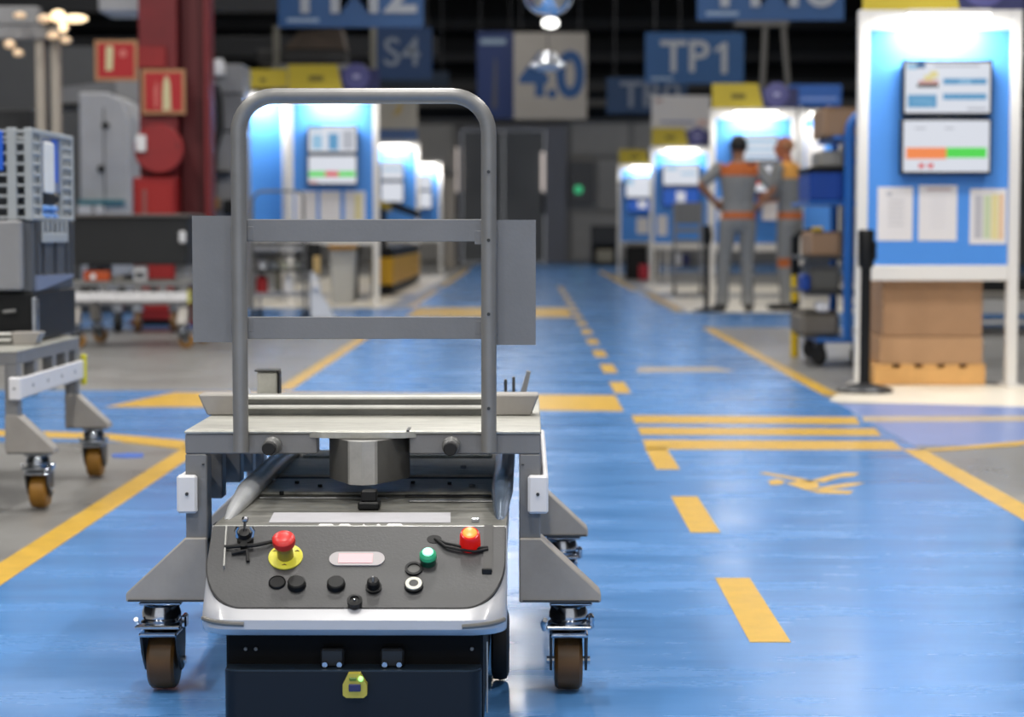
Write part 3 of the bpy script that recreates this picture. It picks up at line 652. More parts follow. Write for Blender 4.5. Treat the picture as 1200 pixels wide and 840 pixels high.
# lattice crate
lc = top_thing('lattice_crate', 'pale grey lattice crate with white label card, topmost on the left roll cart', 'crate', (bx0 + bx1) / 2, (by0 + by1) / 2, .833)
M_LAT = mat('pale_grey_plastic', '#a5aaad', .5, noise=.05, nscale=9)
z0, z1 = .8335, 1.113
def lp(name, x0, x1, y0, y1, za, zb, m=M_LAT, bev=.002, par=None):
    b = new(); box(b, x0, x1, y0, y1, za, zb, bev); return obj(name, b, m, par or lc, world=True)
for x in (bx0, bx1 - .022):
    for y in (by0, by1 - .022): lp('corner_post', x, x + .022, y, y + .022, z0, z1)
lp('front_post', -1.575, -1.547, by0, by0 + .02, z0, z1)
for k in range(9):
    z = z0 + .004 + k * (z1 - z0 - .02) / 8
    lp('front_slat', bx0 + .0225, -1.5755, by0 + .004, by0 + .014, z, z + .009)
    lp('front_slat', -1.5465, bx1 - .0225, by0 + .004, by0 + .014, z, z + .009)
    lp('side_slat', bx1 - .014, bx1 - .002, by0 + .0225, by0 + .12, z, z + .011)
    lp('side_slat', bx1 - .014, bx1 - .002, by1 - .15, by1 - .0225, z, z + .011)
for y in (by0 + .12, by1 - .162): lp('side_post', bx1 - .018, bx1, y, y + .012, z0, z1)
for y in (by0 + .055, by1 - .09): lp('side_post', bx1 - .0138, bx1 - .003, y, y + .012, z0, z1)
for za, zb in ((z0, z0 + .014), (z1 - .016, z1)):
    lp('side_rim', bx1 - .0185, bx1 + .001, by0 + .0225, by1 - .0225, za, zb); lp('rear_rim', bx0 + .0225, bx1 - .0225, by1 - .014, by1, za, zb)
lp('floor_board', bx0 + .03, bx1 - .03, by0 + .03, by1 - .03, z0, z0 + .008, M_DGREY)
lp('inner_liner', bx0 + .05, bx1 - .05, by0 + .05, by1 - .05, z0 + .009, z1 - .03, mat('dark_liner', '#2c3036', .6))
lp('blue_sheet', bx0 + .03, -1.585, by0 - .004, by0 + .003, z1 - .13, z1 - .01, mat('bright_blue_sheet', '#1f5fd0', .4))
lp('blue_sheet', bx1 - .013, bx1 - .004, by0 + .29, by0 + .36, z0 + .12, z1 - .02, mat('bright_blue_sheet', '#1f5fd0', .4))
lp('side_panel', bx1 - .016, bx1 - .006, by0 + .133, by1 - .163, z0 + .09, z1 - .02, mat('blue_grey_flap', '#79849e', .4))
lp('label_card', bx1 - .0055, bx1 + .003, by0 + .16, by0 + .285, z0 + .085, z1 - .035, mat('white_card', '#e4e6e6', .6, noise=.05, nscale=30), .004)
lp('dark_slot', bx1 - .0055, bx1 - .001, by0 + .15, by0 + .36, z0 + .055, z0 + .08, M_BLACK)
for j in range(2):
    for i in range(2):
        lp('blue_connector', bx1 - .012, bx1 + .002, by0 + .15 + i * .10, by0 + .235 + i * .10, z0 + .004 + j * .024, z0 + .024 + j * .024, mat('sky_blue_plastic', '#5f96dc', .4), .006)
cm = top_thing('comb_bracket', 'pale grey comb shaped bracket hooked under the lattice crate', 'bracket', bx1 + .008, by0 + .25, .765)
bm = new(); box(bm, bx1 + .0035, bx1 + .012, by0 + .09, by0 + .42, .765, .795, .002); obj('bracket_plate', bm, M_LAT, cm, world=True)
for k in range(6):
    y = by0 + .095 + k * .062; bm = new(); box(bm, bx1 + .0035, bx1 + .010, y, y + .018, .7955, .832, .002); obj('tooth', bm, M_LAT, cm, world=True)

# ------------------------------------------------------------------ third cart, side on, with the long black bin
cart_m = dup(cart_l, (-3.10, 13.97, 0), -PI / 2, 'grey roll cart seen side on under the long black bin')
lb = top_thing('long_bin', 'long black bin on two grey blocks over the side-on roll cart', 'bin', -2.72, 13.97, .4592)
for x in (-3.0, -2.395):
    bm = new(); box(bm, x - .04, x + .04, 13.75, 14.19, .4594, .57, .004); obj('support_block', bm, M_MACH2, lb, world=True)
bm = new(); a = W(86, 312, 13.6); b = W(219, 255, 13.6)
prism(bm, [(a.x, 13.62, .571), (b.x - .01, 13.62, .571), (b.x, 13.62, b.z), (a.x, 13.62, b.z)], (0, .7, 0)); bmesh.ops.bevel(bm, geom=list(bm.edges), offset=.012, segments=2, affect='EDGES'); obj('bin_body', bm, mat('charcoal_bin', '#161718', .5, noise=.1, nscale=5), lb, world=True)
bm = new(); box(bm, a.x - .01, b.x + .01, 13.60, 14.33, b.z + .001, b.z + .025, .006); obj('bin_rim', bm, mat('brown_grey_rim', '#55504d', .6), lb, world=True)
bm = new(); box(bm, b.x - .055, b.x - .01, 13.585, 13.62, .72, .80, .008); obj('bin_tag', bm, M_MACH, lb, world=True)
ot = top_thing('orange_part', 'small orange moulded part on the deck of the side-on cart', 'part', -2.96, 13.72, .4592)
bm = new(); box(bm, -3.05, -2.87, 13.66, 13.735, .4594, .53, .012, seg=2); obj('moulding', bm, M_ORANGE, ot, world=True)
bm = new(); cyl(bm, (-2.98, 13.665, .49), (-2.98, 13.64, .49), .02, seg=12); obj('white_cap', bm, M_WHITE, ot, world=True)
gt = top_thing('grey_block', 'pale grey block standing on the side-on cart beside the orange part', 'block', -2.66, 13.72, .4592)
bm = new(); box(bm, -2.705, -2.615, 13.66, 13.735, .4594, .5655, .006); obj('block_body', bm, M_MACH, gt, world=True)
bm = new(); box(bm, -2.69, -2.63, 13.655, 13.66, .48, .52, .002); obj('block_plate', bm, M_MACHD, gt, world=True)
# low platform trolley behind it
pt = top_thing('platform_trolley', 'low grey platform trolley on small castors beside the red column', 'trolley', -3.2, 16.0, 0)
bm = new(); box(bm, -3.75, -2.72, 15.7, 16.35, .22, .30, .01); obj('platform', bm, M_MACH2, pt, world=True)
for x in (-3.25, -3.09, -2.8):
    bm = new(); box(bm, x - .04, x + .04, 15.74, 15.80, .16, .219, .004); fk = obj('castor_fork', bm, M_CHROME, pt, world=True)
    bm = new(); lathe(bm, [(0, -.025), (.075, -.025), (.08, 0), (.075, .025), (0, .025)], (x, 15.77, .0805), (1, 0, 0), 18); obj('wheel', bm, M_BLACKM if x < -3.2 else M_TYRE_DARK, fk, world=True)

# ------------------------------------------------------------------ red column and fire equipment
YC = 17.2
rc = top_thing('steel_column', 'tall dark red steel column at the left behind the fire signs', 'column', -3.0, YC + .2, 0)
x0 = W(164, 200, YC).x; x1 = W(209, 200, YC).x; x2 = W(246, 200, YC).x
for nme, xa, xb, ya, yb, m in (('flange', x0, x1, YC, YC + .04, M_RED_STEEL), ('flange', x0, x1, YC + .36, YC + .40, M_RED_STEEL), ('web', (x0 + x1) / 2 - .02, (x0 + x1) / 2 + .02, YC + .0405, YC + .3595, M_RED_STEEL), ('side_plate', x1 + .001, x2 - .05, YC + .20, YC + .24, mat('dark_red_steel', '#5a1116', .55)), ('edge_flange', x2 - .049, x2, YC + .02, YC + .30, M_RED_STEEL)):
    bm = new(); box(bm, xa, xb, ya, yb, 0, 7.98, .004); obj(nme, bm, m, rc, world=True)
bm = new(); box(bm, x0 - .1, x2 + .08, YC - .08, YC + .5, .0005, .03, .004); obj('base_plate', bm, M_RED_STEEL, rc, world=True)
M_SIGNRED = mat('red_safety_sign', '#b01c22', .5); M_SIGNPALE = mat('pale_luminous_print', '#cfc79c', .6); M_SIGNEDGE = mat('tan_sign_border', '#b0825c', .6)
def fire_sign(label, rect, Y, which):
    a = W(rect[0], rect[3], Y); b = W(rect[2], rect[1], Y); w = b.x - a.x; h = b.z - a.z
    t = thing('fire_sign', label, 'sign', ((a.x + b.x) / 2, Y, a.z)); P = lambda n, bm, m: obj(n, bm, m, t)
    bm = new(); box(bm, -w / 2, w / 2, 0, .012, 0, h, .002); P('sign_plate', bm, M_SIGNEDGE)
    bm = new(); box(bm, -w / 2 + .03, w / 2 - .03, -.003, -.0002, .03, h - .03); P('red_field', bm, M_SIGNRED)
    y = -.0055
    if which == 0:
        bm = new(); prism(bm, [(-.09, y, .09), (-.03, y, .09), (-.02, y, h - .06), (-.05, y, h - .045), (-.085, y, h - .06)], (0, .002, 0)); P('hose_symbol', bm, M_SIGNPALE)
        bm = new(); cyl(bm, (.06, y, h * .68), (.06, y + .002, h * .68), .035, seg=18); P('reel_symbol', bm, mat('pink_print', '#cf6f68', .6))
    else:
        bm = new(); prism(bm, [(-.01, y, .035), (.065, y, .035), (.058, y, h * .68), (.04, y, h * .84), (.018, y, h * .84), (-.002, y, h * .68)], (0, .002, 0)); P('extinguisher_symbol', bm, M_SIGNPALE)
        bm = new(); prism(bm, [(-.075, y, .06), (-.05, y, .05), (-.045, y, h * .6), (-.055, y, h * .75), (-.08, y, h * .55)], (0, .002, 0)); P('flame_symbol', bm, mat('pink_print', '#cf6f68', .6))
    return t
fire_sign('red fire sign with hose symbol left of the red column', (111, 47, 161, 95), YC - .0545, 0)
fire_sign('red fire sign with white extinguisher symbol on the red column', (166, 81, 217, 134), YC - .045, 1)
br = top_thing('sign_bracket', 'red bracket arm from the red column holding the hose sign', 'bracket', x0 - .1, YC - .04, 2.2)
a = W(150, 80, YC); b = W(195, 55, YC); bm = new(); box(bm, a.x, b.x, YC - .042, YC - .006, a.z, b.z, .004); obj('arm_plate', bm, M_RED_BRIGHT, br, world=True)
hr = top_thing('hose_reel', 'round red fire hose reel on the column with a white tag', 'hose reel', -3.15, YC - .2, 1.25)
c = W(186, 176, YC - .2)
bm = new(); lathe(bm, [(.05, -.10), (.20, -.10), (.208, -.09), (.19, -.08), (.16, -.07), (.16, .07), (.19, .08), (.208, .09), (.20, .10), (.05, .10)], (c.x, YC - .20, c.z + .01), (.2, -1, 0), 30); obj('reel_drum', bm, M_RED_BRIGHT, hr, world=True)
bm = new(); tube(bm, [(c.x + .173 * math.cos(a / 8 * PI) , YC - .20 + .06 * (a / 40 - 1) * .9, c.z + .01 + .173 * math.sin(a / 8 * PI)) for a in range(0, 80)], .018, 8); obj('hose', bm, mat('dark_red_hose', '#5e1418', .6), hr, world=True)
q = W(166, 168, YC - .33); bm = new(); box(bm, q.x - .045, q.x + .04, YC - .37, YC - .33, q.z - .07, q.z + .07, .006); obj('white_tag', bm, M_WHITE, hr, world=True)
fc = top_thing('fire_cabinet', 'red fire hose cabinet below the hose reel', 'cabinet', -3.15, YC - .25, .0)
a = W(157, 335, YC - .3); b = W(206, 208, YC - .3)
bm = new(); box(bm, a.x, b.x, YC - .31, YC - .085, .05, b.z, .01); obj('cabinet_body', bm, M_RED_BRIGHT, fc, world=True)
bm = new(); box(bm, a.x + .03, b.x - .03, YC - .325, YC - .3105, .12, b.z - .05, .006); dd = obj('cabinet_door', bm, mat('signal_red_steel', '#9c1c1a', .45), fc, world=True)
bm = new(); box(bm, a.x + .09, a.x + .12, YC - .34, YC - .3255, b.z - .45, b.z - .1, .004); obj('door_handle', bm, mat('dull_red_metal', '#8d5a56', .4), dd, world=True)
bm = new(); box(bm, a.x + .02, b.x - .02, YC - .30, YC - .1, .0005, .0495, .004); obj('plinth', bm, M_BLACK, fc, world=True)

# ------------------------------------------------------------------ machines and posts behind the left carts
YM = 19.5
mc = top_thing('robot_cell', 'white machine enclosure with rounded top left of the red column', 'machine', -4.1, YM + .5, 0)
a = W(94, 255, YM); b = W(150, 108, YM)
pr = [(a.x, YM, .1), (b.x, YM, .1), (b.x, YM, b.z - .25), (b.x - .06, YM, b.z - .08), (b.x - .2, YM, b.z), (a.x, YM, b.z)]
bm = new(); prism(bm, pr, (0, .9, 0)); bmesh.ops.bevel(bm, geom=list(bm.edges), offset=.015, segments=1, affect='EDGES'); obj('enclosure', bm, M_MACH, mc, world=True)
for x, y, r in [(124, 147, .035), (119, 198, .035)]:
    q = W(x, y, YM); bm = new(); cyl(bm, q, q + Vector((0, -.03, 0)), r, seg=12); obj('black_knob', bm, M_BLACK, mc, world=True)
q = W(122, 200, YM); bm = new(); box(bm, q.x - .002, q.x + .01, YM - .004, YM - .0005, .3, b.z - .15); obj('door_joint', bm, M_MACHD, mc, world=True)
a2 = W(92, 240, YM - .05); b2 = W(146, 234, YM - .05); bm = new(); box(bm, a2.x, b2.x, YM - .07, YM - .02, a2.z, b2.z, .004); obj('teal_rail', bm, mat('teal_paint', '#2f7f90', .4), mc, world=True)
for x0_, x1_ in ((92, 108), (112, 122)):
    a2 = W(x0_, 256, YM - .06); b2 = W(x1_, 241, YM - .06); bm = new(); box(bm, a2.x, b2.x, YM - .1, YM - .03, a2.z - .1, b2.z, .006); obj('white_box', bm, M_WHITE, mc, world=True)
bm = new(); box(bm, a.x - .05, b.x + .03, YM - .005, YM + .9, .001, .0995, .004); obj('plinth', bm, M_MACHD, mc, world=True)
m2 = top_thing('machine_cabinet', 'grey machine cabinet half hidden behind the fire cabinet', 'machine', -3.7, YM + 1.4, 0)
a = W(148, 300, YM + 1); b = W(163, 75, YM + 1); bm = new(); box(bm, a.x - .1, b.x + .25, YM + 1, YM + 1.7, .001, b.z, .02); obj('cabinet_body', bm, mat('pale_grey_steel', '#9c9c9e', .5, noise=.06, nscale=3), m2, world=True)
for y in (178, 212):
    q = W(150, y, YM + .98); bm = new(); box(bm, q.x - .05, q.x + .04, YM + .96, YM + .9995, q.z - .05, q.z + .06, .01); obj('black_latch', bm, M_BLACK, m2, world=True)
# overhead arm with dark slot
oa = top_thing('gripper_machine', 'grey overhead machine arm with a dark slot above the white enclosure', 'machine', -4.4, 21, 1.9)
a = W(68, 130, 21.35); b = W(163, 97, 21.35); bm = new(); prism(bm, [(a.x, 21.35, a.z), (b.x, 21.35, a.z + .05), (b.x, 21.35, b.z + .05), (a.x, 21.35, b.z - .05)], (0, .3, 0)); obj('arm_body', bm, M_MACH2, oa, world=True)
a = W(70, 127, 21.33); b = W(121, 121, 21.33); bm = new(); box(bm, a.x, b.x, 21.32, 21.3495, a.z, b.z, .004); obj('dark_slot', bm, M_BLACK, oa, world=True)
a = W(112, 300, 21.45); bm = new(); box(bm, a.x - .08, a.x + .12, 21.40, 21.60, .001, 1.95, .01); obj('arm_column', bm, M_MACH2, oa, world=True)
bm = new(); q = W(143, 105, 21.33); box(bm, q.x - .05, q.x + .06, 21.29, 21.3495, q.z - .25, q.z + .04, .01); obj('black_gripper', bm, M_BLACK, oa, world=True)
# gantry with warm lamps
YG = 15.5
gn = top_thing('lamp_gantry', 'pale steel gantry of two posts carrying warm spot lamps at the far left', 'gantry', -3.7, YG, 0)
M_POST = mat('warm_grey_steel', '#a39b90', .45, noise=.06, nscale=4)
for p0, p1 in ((43, 53), (61, 71)):
    a = W(p0, 200, YG); b = W(p1, 200, YG); zt_ = W(60, 40, YG).z; bm = new(); box(bm, a.x, b.x, YG, YG + .08, .001, zt_, .006); obj('post', bm, M_POST, gn, world=True)
a = W(-40, 46, YG); b = W(72, 34, YG); bm = new(); box(bm, a.x, b.x, YG - .03, YG + .12, a.z + .001, b.z + .02, .006); obj('beam', bm, M_MACH2, gn, world=True)
a = W(-40, 30, YG + .2); b = W(46, 8, YG + .2); bm = new(); box(bm, a.x, b.x, YG + .14, YG + .3, a.z, b.z, .01); obj('cable_duct', bm, M_MACH2, gn, world=True)
M_WARM = mat('warm_lamp_glass', '#ffe3b8', .4, emit=1.6, ecol='#ffe2b4'); M_WARM2 = mat('dim_warm_lamp_glass', '#e8c9a4', .4, emit=.45, ecol='#e8c7a2')
for x, y, rx, rz, m in [(52, 22, .055, .035, M_WARM2), (68, 19, .06, .05, M_WARM), (88, 22, .10, .035, M_WARM), (74, 32, .035, .04, M_WARM), (62, 42, .05, .03, M_WARM2), (77, 47, .04, .03, M_WARM2), (23, 18, .05, .025, M_WARM2), (11, 52, .045, .035, M_WARM2), (21, 62, .04, .03, M_WARM2)]:
    q = W(x, y, YG - .12); bm = new(); ball(bm, (0, 0, 0), 1, (rx, .04, rz), 12); bmesh.ops.translate(bm, vec=q, verts=bm.verts); sp = obj('lamp_glass', bm, m, gn, world=True)
    bm = new(); box(bm, q.x - .03, q.x + .03, YG - .085, YG - .031, q.z - .02, q.z + .02, .005); obj('lamp_body', bm, M_POST, sp, world=True)
dk = top_thing('dark_cabinet', 'dark steel cabinet behind the lattice crate at the left edge', 'cabinet', -4.3, 16.6, 0)
a = W(-60, 300, 16.5); b = W(37, 127, 16.5); bm = new(); box(bm, a.x, b.x, 16.5, 17.1, .001, b.z, .02); obj('cabinet_body', bm, mat('black_grey_steel', '#222325', .6), dk, world=True)
bm = new(); box(bm, a.x + .1, b.x - .1, 16.48, 16.4995, .1, b.z - .08, .005); obj('cabinet_door', bm, mat('black_grey_door', '#2a2b2d', .6), dk, world=True)
wl = top_thing('machine_wall', 'dull grey partition wall behind the lamp gantry', 'partition', -6, 23, 0)
for k, (xa, xb) in enumerate(((-40, 46), (47, 110), (111, 172))):
    a = W(xa, 300, 23); b = W(xb, 30 + 24 * (k > 0), 23); bm = new(); box(bm, a.x, b.x, 23, 23.1, .001, b.z, .01); obj('partition_panel', bm, mat('dull_wall_panel', '#5f6062', .6, noise=.06, nscale=2), wl, world=True)
du = top_thing('hanging_duct', 'pale grey duct hanging under the roof at the top left', 'duct', -3.6, 19.4, 3)
a = W(115, 14, 19); b = W(211, -40, 19); bm = new(); box(bm, a.x, b.x, 19, 19.6, a.z, b.z, .02); obj('duct_body', bm, M_MACH, du, world=True)
for x in (a.x + .1, b.x - .1):
    bm = new(); cyl(bm, (x, 19.3, b.z), (x, 19.3, 8), .012, seg=6); obj('hanger_rod', bm, M_MACHD, du, world=True)
# control cabinet right of the column
YK = 20.5
kc = top_thing('control_cabinet', 'grey control cabinet with black hose right of the red column', 'cabinet', -3.0, YK + .3, 0)
for y0_, y1_, m in ((74, 109, '#8b8b8d'), (110, 153, '#77777a'), (154, 262, '#7f7f82')):
    a = W(246, y1_, YK); b = W(284, y0_, YK); bm = new(); box(bm, a.x, b.x, YK, YK + .6, a.z if y1_ < 262 else .001, b.z - .008, .008); obj('cabinet_body', bm, mat('steel_' + m[1:], m, .5, noise=.06, nscale=4), kc, world=True)
bm = new(); tube(bm, [W(252, 100, YK - .06), W(256, 120, YK - .06), W(257, 150, YK - .06), W(250, 175, YK - .06), W(248, 230, YK - .06)], .045, 10); obj('black_hose', bm, M_BLACKM, kc, world=True)
bm = new(); q = W(256, 88, YK - .05); lathe(bm, [(0, 0), (.07, 0), (.07, .1), (.05, .16), (0, .16)], q, (0, 0, 1), 16); obj('white_bottle_valve', bm, M_WHITE, kc, world=True)
for x0_, x1_, y0_, y1_, m in ((240, 256, 232, 246, M_TYRE_Y), (262, 279, 234, 252, M_BLACK), (246, 270, 200, 204, M_BLACK)):
    a = W(x0_, y1_, YK - .1); b = W(x1_, y0_, YK - .1); bm = new(); box(bm, a.x, b.x, YK - .14, YK - .001, a.z, b.z, .01); obj('switch_box', bm, m, kc, world=True)
om = top_thing('overhead_machine', 'dark overhead machine with rusty brown cover behind the handle top', 'machine', -2.6, 25, 2.2)
a = W(318, 100, 25); b = W(440, 75, 25); bm = new(); prism(bm, [(a.x, 25, a.z), (b.x, 25, a.z), (b.x - .15, 25, b.z), (a.x, 25, b.z)], (0, .8, 0)); obj('sloped_hood', bm, M_MACH2, om, world=True)
a = W(300, 74, 25.1); b = W(404, 58, 25.1); bm = new(); box(bm, a.x, b.x, 25.1, 25.8, a.z, b.z, .02); obj('dark_body', bm, mat('dark_machine_black', '#2b2a2a', .6, noise=.2, nscale=3), om, world=True)
a = W(332, 57, 25.1); b = W(404, 33, 25.1); bm = new(); prism(bm, [(a.x, 25.1, a.z), (b.x, 25.1, a.z), (b.x - .05, 25.1, b.z), (a.x + .2, 25.1, b.z - .05)], (0, .6, 0)); obj('brown_cover', bm, mat('rusty_brown_cover', '#4a3c30', .6, noise=.35, nscale=4), om, world=True)
for x in (434, 320):
    a = W(x, 100, 24.9); b = W(x + 7, 30, 24.9); bm = new(); box(bm, a.x, b.x, 24.9, 24.98, .001, b.z, .005); obj('support_post', bm, mat('dull_pale_post', '#7d7a6e', .5), om, world=True)
for z, m in ((4.6, '#2c2d30'), (5.2, '#1f2022')):
    pass
hb = new(); box(hb, -12, -2.2, 24, 24.2, 3.42, 3.6, .01); tt = struct('trim_2', hb, mat('dark_roof_beam', '#2d2e31', .7))
hb = new(); box(hb, -12, -1.5, 33, 33.3, 3.7, 4.0, .01); struct('trim_3', hb, mat('dark_roof_beam', '#2d2e31', .7))

# ------------------------------------------------------------------ parts trolley seen through the handle, with bottles
YT = 17.4
tr = top_thing('parts_trolley', 'grey wire parts trolley with black shelves seen through the push handle', 'trolley', -2.15, YT + .2, 0)
xa = W(296, 290, YT).x; xb = W(356, 290, YT).x; zh = W(330, 224, YT).z
bm = new(); tube(bm, [(xa, YT, .12), (xa, YT, zh - .12)] + arc((xa + .1, YT, zh - .1), .1, 180, 90, 6)[1:] + arc((xb - .06, YT, zh - .06), .06, 90, 0, 6) + [(xb, YT, .12)], .012, 10); obj('handle_frame', bm, M_MIDSTEEL, tr, world=True)
for x in (xa, xb):
    bm = new(); cyl(bm, (x, YT + .45, .12), (x, YT + .45, .85), .012, seg=8); obj('post', bm, M_MACH2, tr, world=True)
    for yy in (YT, YT + .45):
        bm = new(); lathe(bm, [(0, -.015), (.055, -.015), (.06, 0), (.055, .015), (0, .015)], (x, yy, .06), (1, 0, 0), 14); obj('wheel', bm, M_BLACKM, tr, world=True)
for y_, m, h in ((284, M_BLACK, .02), (297, M_BLACK, .03), (315, M_BLACK, .025), (343, M_MACH2, .03)):
    z = W(330, y_, YT).z; bm = new(); box(bm, xa + .013, xb - .013, YT - .01, YT + .45, z - h, z, .004); obj('shelf', bm, m, tr, world=True)
z = W(330, 290, YT).z; bm = new(); box(bm, xa + .013, xb - .013, YT - .012, YT + .02, z - .028, z + .012, .003); obj('shelf_front', bm, M_MACH2, tr, world=True)
zs = W(330, 315, YT).z
for k, (px, r, m, lab) in enumerate([(308, .042, '#cfd3da', 'white bottle at the left end of the trolley shelf'), (321, .03, '#8f959a', 'narrow grey bottle second on the trolley shelf'), (333, .038, '#c9cbb8', 'pale cream bottle third on the trolley shelf'), (347, .034, '#a9aaa0', 'beige bottle at the right end of the trolley shelf')]):
    x = W(px, 300, YT + .1).x; t = thing('bottle', lab, 'bottle', (x, YT + .1, zs + .0005), 0, 'bottles on the parts trolley')
    bm = new(); lathe(bm, [(0, 0), (r, 0), (r, .055), (r * .6, .072), (r * .35, .076)], seg=14); obj('bottle_body', bm, mat('bottle_' + m[1:], m, .35), t)
    bm = new(); lathe(bm, [(r * .4, .0762), (r * .4, .09), (0, .09)], seg=12); obj('bottle_cap', bm, M_MACHD, t)
t = thing('red_canister', 'small red canister on the lower shelf of the parts trolley', 'canister', (W(307, 330, YT + .1).x, YT + .1, W(330, 343, YT).z + .0005))
bm = new(); lathe(bm, [(0, 0), (.055, 0), (.055, .12), (.03, .14), (0, .14)], seg=16); obj('canister_body', bm, M_RED_BRIGHT, t)
bm = new(); lathe(bm, [(.022, .141), (.022, .165), (0, .165)], seg=12); obj('canister_cap', bm, M_BLACK, t)
t = thing('white_canister', 'tall white canister on the lower shelf of the parts trolley', 'canister', (W(338, 330, YT + .1).x, YT + .1, W(330, 343, YT).z + .0005))
bm = new(); lathe(bm, [(0, 0), (.035, 0), (.035, .12), (.022, .135), (.022, .15), (0, .15)], seg=16); obj('canister_body', bm, M_WHITE, t)
bm = new(); lathe(bm, [(.024, .1505), (.024, .165), (0, .165)], seg=12); obj('canister_cap', bm, M_WHITE, t)
# slanted grey stand and the bin with the yellow lid
st = top_thing('slanted_stand', 'grey stand with a sloping foot beside the parts trolley', 'stand', -1.8, 17.0, 0)
pl = [(364, 372), (392, 372), (375, 343), (371, 318), (364, 318)]
bm = new(); prism(bm, [W(x, y, 17.0) for x, y in pl], (0, .08, 0)); box(bm, W(364, 380, 17.0).x, W(393, 380, 17).x, 17.0, 17.3, .05, W(380, 373, 17).z - .004, .004); obj('sloped_foot', bm, M_MACH, st, world=True)
bm = new(); q = W(370, 336, 16.98); ball(bm, q, .03, seg=12); obj('white_knob', bm, M_WHITE, st, world=True)
a = W(367, 322, 16.99); b = W(375, 300, 16.99); bm = new(); box(bm, a.x, b.x, 17.0, 17.06, a.z, b.z, .004); obj('tan_strap', bm, mat('tan_strap', '#b89a62', .6), st, world=True)
a = W(366, 318, 17); b = W(379, 285, 17); bm = new(); box(bm, a.x - .05, b.x - .03, 17.07, 17.12, a.z, b.z, .004); obj('black_clip', bm, M_BLACK, st, world=True)
for xx in (W(366, 372, 17).x, W(390, 372, 17).x):
    bm = new(); cyl(bm, (xx, 17.1, .0005), (xx, 17.1, .0495), .03, seg=12); obj('foot', bm, M_BLACK, st, world=True)
wbn = top_thing('waste_bin', 'whitish waste bin with an orange yellow lid left of the black stanchion', 'bin', -2.1, 22.3, 0)
a = W(386, 350, 22); b = W(416, 292, 22); bm = new(); prism(bm, [(a.x + .03, 22, .001), (b.x - .03, 22, .001), (b.x, 22, b.z), (a.x, 22, b.z)], (0, .3, 0)); bmesh.ops.bevel(bm, geom=list(bm.edges), offset=.015, segments=1, affect='EDGES'); obj('bin_body', bm, mat('off_white_plastic', '#b9b9b5', .5), wbn, world=True)
bm = new(); box(bm, a.x - .01, b.x + .01, 21.99, 22.31, b.z + .0005, b.z + .075, .015); obj('lid', bm, mat('orange_yellow_lid', '#d99a1e', .4), wbn, world=True)
# yellow and black barrier
bw = top_thing('guard_barrier', 'yellow barrier with black top and bottom bands beside the far left aisle line', 'barrier', -1.7, 28, 0)
X = -1.70
for z0_, z1_, m, n in ((.03, .12, M_BLACK, 'black_band'), (.121, .47, mat('bright_yellow_panel', '#e3ab16', .4), 'yellow_panel'), (.471, .60, M_BLACK, 'black_band')):
    bm = new(); box(bm, X - .28, X, 25.2, 31.5, z0_, z1_, .01); obj(n, bm, m, bw, world=True)
for y in (25.5, 28.3, 31.2):
    bm = new(); box(bm, X - .2, X - .1, y - .05, y + .05, .0005, .0295); obj('foot', bm, M_MACHD, bw, world=True)
bo = top_thing('barrier_arm', 'black and yellow sloping barrier arm above the yellow barrier', 'barrier', -1.95, 26.5, .61)
for (x0_, y0_), (x1_, y1_), m in (((444, 238), (458, 244), M_YELLOW), ((458, 240), (492, 252), M_BLACK)):
    a = W(x0_, y0_, 26.5); b = W(x1_, y1_, 26.5); bm = new(); prism(bm, [a + Vector((0, 0, -.05)), b + Vector((0, 0, -.05)), b + Vector((0, 0, .05)), a + Vector((0, 0, .05))], (0, .1, 0)); obj('arm_section', bm, mat('dull_yellow_arm', '#b39a2c', .5) if m is M_YELLOW else m, bo, world=True)
a = W(449, 250, 26.6); bm = new(); box(bm, a.x - .04, a.x + .04, 26.61, 26.69, .601, a.z + .15, .005); obj('arm_post', bm, M_BLACK, bo, world=True)
bp = top_thing('beige_post', 'slim beige post standing far back left of the dark door', 'post', -1.7, 44, 0)
a = W(521, 308, 44); b = W(533, 206, 44); bm = new(); box(bm, a.x, b.x, 44, 44.2, .001, b.z, .02); obj('post_body', bm, mat('beige_steel', '#a89f93', .5), bp, world=True)
bm = new(); box(bm, a.x - .03, b.x + .03, 43.97, 44.23, b.z + .001, b.z + .05, .005); obj('post_cap', bm, M_MACHD, bp, world=True)
